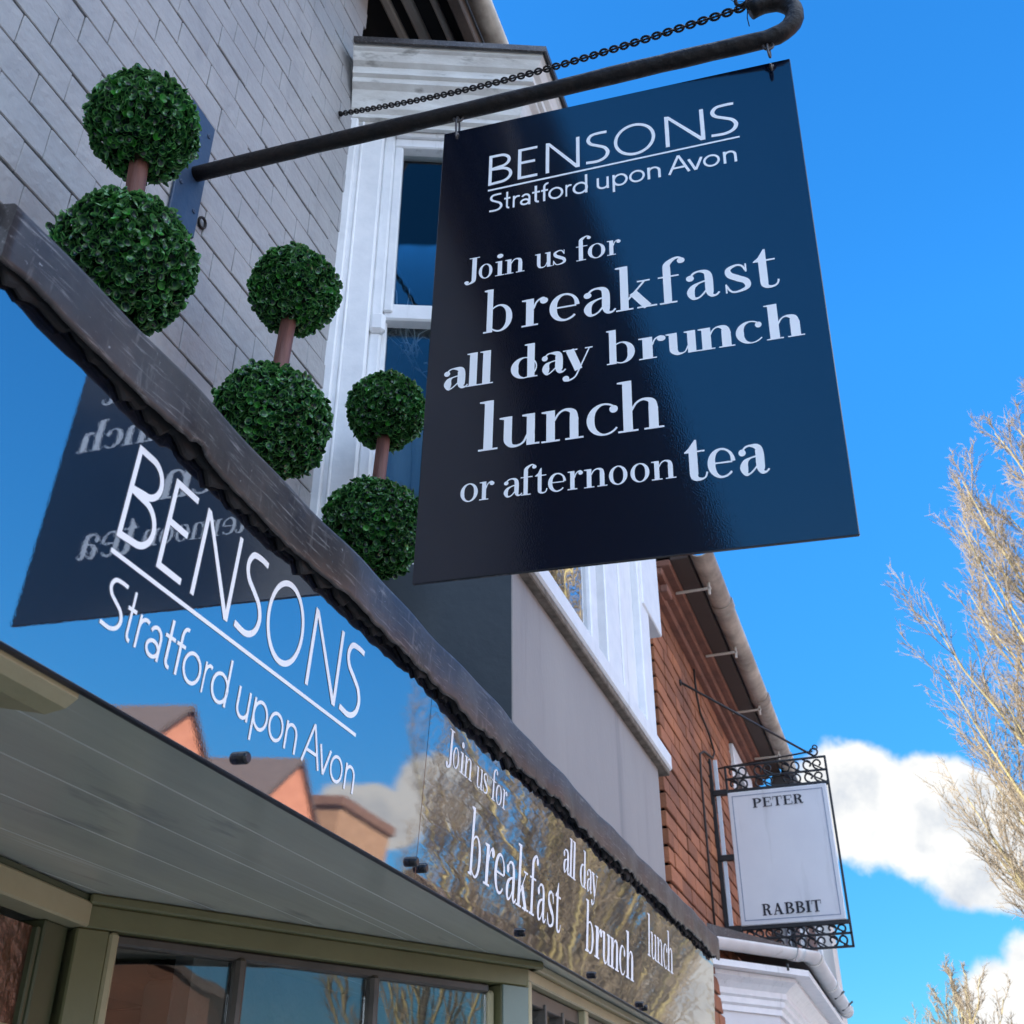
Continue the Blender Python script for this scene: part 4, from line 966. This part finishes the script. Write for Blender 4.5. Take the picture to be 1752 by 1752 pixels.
m=MB(); m.tube([(5.302,YB-.006,3.877),(SX+.01,.352,3.655)],.006,6); m.tube([(6.35,YB,3.76),(xx,.352,3.68)],.005,6); m.torus((xx,.345,3.675),(1,0,0),.020,.005,12,6); m.torus((xx,.335,3.70),(1,.3,0),.012,.004,12,6); m.torus((5.302,YB-.004,3.877),(0,1,0),.012,.006,10,6)
part(m,'stay_rod',IRON2,ps)

# ================================================================== BUILDING BEYOND
fb=thing('white_house','pale rendered house with brown brick corner beyond the brick building','building',(10.5,.6,0))
m=MB(); m.box(9.0,9.5,.59,8,0,3.62,.0); part(m,'house_wall',mat('cream render far',(.66,.63,.58),.8,(.58,.55,.5),3),fb)
m=MB(); m.box(8.98,9.05,.95,3.0,0,3.60,.0); part(m,'brick_corner',BRICKD,fb)
m=MB(); m.add([(8.9,.52,3.62),(9.55,.52,3.62),(9.55,4,5.6),(8.9,4,5.6),(9.55,8.1,3.6),(8.9,8.1,3.6)],[(0,1,2,3),(3,2,4,5)]); m.add([(9,.6,3.6),(9,4,5.55),(9,8,3.6)],[(0,1,2)],1); part(m,'roof',[ROOFB,BRICKD],fb)
m=MB(); m.box(8.95,9.02,.66,.90,3.0,3.46,.006); wv=part(m,'window',WHITE,fb); g=MB(); g.box(8.94,8.955,.69,.77,3.04,3.42); g.box(8.94,8.955,.79,.87,3.04,3.42); part(g,'pane',GLASSF,wv)

# ================================================================== OPPOSITE SIDE (seen as reflections)
def gable_house(x0,x1,zr,ze,name,label,wall,roofm,win=True):
    t=thing(name,label,'house',((x0+x1)/2,-12,0),'gabled houses across the street')
    y0,y1=-12,-19; xm=(x0+x1)/2
    m=MB(); m.add([(x0,y0,0),(x1,y0,0),(x1,y0,ze),(xm,y0,zr-.12),(x0,y0,ze),(x0,y1,0),(x1,y1,0),(x1,y1,ze),(xm,y1,zr-.12),(x0,y1,ze)],[(0,1,2,3,4),(9,8,7,6,5),(0,4,9,5),(1,6,7,2)]); part(m,'wall',wall,t)
    m=MB(); e=.18; sl=(zr-ze)/(xm-x0)
    for s in (-1,1):
        xe=xm+s*((x1-x0)/2+e); ze_=zr-sl*((x1-x0)/2+e)
        m.add([(xm,y0+.12,zr),(xe,y0+.12,ze_),(xe,y1-.1,ze_),(xm,y1-.1,zr),(xm,y0+.12,zr-.1),(xe,y0+.12,ze_-.1),(xe,y1-.1,ze_-.1),(xm,y1-.1,zr-.1)],[(0,1,2,3),(4,7,6,5),(0,4,5,1),(1,5,6,2)])
    part(m,'roof',roofm,t)
    if win:
        for xc in (x0+(x1-x0)*.28,x0+(x1-x0)*.72):
            for zc in (1.0,3.6):
                m=MB(); m.box(xc-.5,xc+.5,y0-.05,y0+.04,zc,zc+1.4,.01); fw=part(m,'window',WHITE,t)
                g=MB(); g.box(xc-.42,xc-.03,y0+.03,y0+.046,zc+.08,zc+1.32); g.box(xc+.03,xc+.42,y0+.03,y0+.046,zc+.08,zc+1.32); part(g,'pane',GLASSF,fw)
    return t
gable_house(15.3,19.5,8.32,6.35,'brick_house','salmon brick gabled house across the street, nearest to the viewer',BRICKOPP,ROOFB)
gable_house(19.6,23.8,8.66,6.6,'brick_house','salmon brick gabled house across the street, second from the viewer',BRICKOPP,ROOFB)
gable_house(7.0,15.2,7.2,4.9,'brick_house','wide red brick house across the street with a low gable, opposite the shop',BRICKOPP,ROOFT)
gable_house(-9,.75,6.4,3.9,'brick_house','low red brick house across the street, directly opposite the shop door',mat('dark red brick opposite',(.16,.07,.045),.9,(.10,.05,.035),4),ROOFB)
mh=thing('mansard_house','dark steep roofed house behind the viewer, mirrored in the left of the hanging sign','house',(-5,.5,0))
m=MB(); m.box(-10,-1.8,.32,8,0,3.84); part(m,'wall',mat('house wall behind',(.16,.155,.16),.8),mh)
m=MB(); m.add([(x,y,z) for x in(-10,-1.8) for y,z in((.20,3.84),(.92,6.9),(4,8.2),(8,3.84))],[(0,1,5,4),(1,2,6,5),(2,3,7,6)]); m.add([(x,y,z) for x in(-10,-1.8) for y,z in((.20,3.84),(.92,6.9),(4,8.2),(8,3.84))],[(0,3,2,1),(4,5,6,7)],1); m.box(-10.02,-1.78,.19,.33,3.80,3.86)
part(m,'roof',[ROOFB,mat('slate gable',(.10,.10,.11),.8)],mh)
ch=thing('flat_roofed_house','brown brick house with a square flat top beyond the gables','house',(25.4,-12,0))
m=MB(); m.box(24.0,26.8,-19,-12,0,8.2,.02); part(m,'wall',mat('tan brick',(.30,.17,.10),.9,(.22,.12,.07),4),ch); m=MB(); m.box(23.9,26.9,-19.1,-11.9,8.2,8.45,.02); part(m,'parapet',BRICKD,ch)
wh=thing('white_timber_house','white rendered house with dark timbers far along the street','house',(50,-12,0))
m=MB(); m.box(36,75,-19,-12,0,6.6); part(m,'wall',mat('white render far',(.8,.78,.72),.8),wh)
m=MB()
for x in range(37,75,3): m.box(x,x+.22,-11.99,-11.9,0,6.6)
for z in (2.6,4.4,6.3): m.box(36,75,-11.985,-11.9,z,z+.2)
part(m,'timber',mat('dark timber',(.03,.025,.02),.8),wh)
m=MB(); m.add([(35.8,-11.7,6.5),(75.2,-11.7,6.5),(75.2,-15.5,9.4),(35.8,-15.5,9.4),(75.2,-19.3,6.5),(35.8,-19.3,6.5)],[(0,1,2,3),(3,2,4,5)]); part(m,'roof',ROOFB,wh)

# ================================================================== TREES
def tree(name,label,x,y,zt,seed,zlo,rad,nl,mt,trunk_r,n1=11,n2=7,n3=3,group='bare winter street trees',twigr=.0045,steep=1.9,thin=0):
    rg=random.Random(seed); t=thing(name,label,'tree',(x,y,.1),group)
    T_=MB(); CB=MB(); TW=MB(); base=Vector((x,y,.1)); top=base+Vector((rg.uniform(-.1,.1),rg.uniform(-.1,.1),zt*.8))
    tp=[base.lerp(top,i/10)+Vector((rg.gauss(0,.03),rg.gauss(0,.03),0))*(i>0) for i in range(11)]
    T_.tube(tp,[trunk_r*(1-.9*i/10)+.008 for i in range(11)],9)
    up=Vector((0,0,1))
    def env(h): # crown radius by height fraction: swelling low, tapering to the tip
        return rad*(min(1,.55+h*1.6) if h<.3 else (1-.25*(h-.3)) if h<.65 else .9125*(1-((h-.65)/.35)**1.7*.85))
    def shoot(p,d,l,r0,n,lev,curl):
        pts=[p.copy()];dd=d.copy();q=p.copy()
        for i in range(n):
            dd=(dd+up*curl+Vector((rg.gauss(0,1),rg.gauss(0,1),rg.gauss(0,1)))*.07).normalized(); q=q+dd*(l/n); pts.append(q.copy())
        return pts
    def side(pts,tpos,ang):
        n=len(pts)-1; i=min(n-1,int(tpos*n)); ax=(pts[i+1]-pts[i]).normalized(); sd=ax.orthogonal().normalized(); sd.rotate(Matrix.Rotation(rg.uniform(0,6.283),3,ax))
        return pts[i].lerp(pts[i+1],tpos*n-i),(ax*math.cos(ang)+sd*math.sin(ang)).normalized()
    for i in range(nl):
        h=(i+.5)/nl; h=h**1.0; ez=zlo+(zt-zlo)*h; an=i*2.399+rg.uniform(-.5,.5)
        if thin and math.sin(an)<-.15 and rg.random()<thin: continue
        er=env(h)*(.30+.70*rg.random()**.35)
        end=Vector((x+math.cos(an)*er,y+math.sin(an)*er,ez)); sz=max(1.2,ez-er*steep*rg.uniform(.8,1.25)-.6); fz=(sz-.1)/(top.z-.1); st=base.lerp(top,min(fz,.97))
        mid=st.lerp(end,.42)+Vector((math.cos(an),math.sin(an),0))*er*.14+Vector((rg.gauss(0,.08),rg.gauss(0,.08),0))
        pts=[]
        for k in range(9):
            q=k/8; pts.append(st*(1-q)**2+mid*2*q*(1-q)+end*q*q+Vector((rg.gauss(0,.025),rg.gauss(0,.025),rg.gauss(0,.02)))*(0<k))
        r0=trunk_r*(.42-.22*h); CB.tube(pts,[max(twigr*1.3,r0*(1-.9*k/8)) for k in range(9)],5,0,False)
        L0=(end-st).length
        for a in range(n1):
            tpos=.22+.78*(a+rg.random())/n1; tpos=min(tpos,.995); p,d=side(pts,tpos,rg.uniform(.3,.65)); l1=L0*rg.uniform(.16,.34)*(1.15-.55*tpos)
            p1=shoot(p,d,l1,0,5,1,.16); r1=max(twigr*1.25,r0*.30*(1-.6*tpos)); TW.tube(p1,[max(twigr,r1*(1-.75*k/5)) for k in range(6)],4,0,False)
            for b in range(n2):
                t2=.15+.85*(b+rg.random())/n2; t2=min(t2,.99); p,d=side(p1,t2,rg.uniform(.35,.8)); l2=l1*rg.uniform(.25,.5)*(1.15-.5*t2)
                p2=shoot(p,d,l2,0,3,2,.12); TW.tube(p2,[twigr*(1-.2*k) for k in range(4)],3,0,False)
                for c in range(n3):
                    p,d=side(p2,rg.uniform(.2,.98),rg.uniform(.4,.95)); p3=shoot(p,d,rg.uniform(.05,.17),0,2,3,.05); TW.tube(p3,[twigr*.75,twigr*.6,twigr*.4],3,0,False)
    part(T_,'trunk',BARKD,t); part(CB,'limbs',BARK,t); part(TW,'twigs',mt,t); return t
tree('bare_tree','tall bare street tree with sunlit upswept branches at the right of the picture',15.6,-3.55,12.35,5,2.7,3.0,128,TWIG,.20,18,10,3,twigr=.0056,thin=.55)
tree('bare_tree','small bare tree against the low white cloud at the bottom right corner',31,-.75,6.5,12,2.2,1.4,46,TWIG,.10,10,6,2,twigr=.0085)
tree('bare_tree','bare tree across the street in front of the timbered house',28.5,-10.6,10.5,21,3.5,2.4,26,TWIGD,.18,8,5,1,twigr=.010)
tree('bare_tree','bare tree further along the far pavement',62,-9.8,10,33,3.5,2.4,24,TWIGD,.18,7,4,1,twigr=.012)
tree('bare_tree','bare tree between the low brick house and the wide house across the street',3.3,-11.2,6.5,44,2.2,1.8,26,TWIG,.13,8,5,1,twigr=.009)
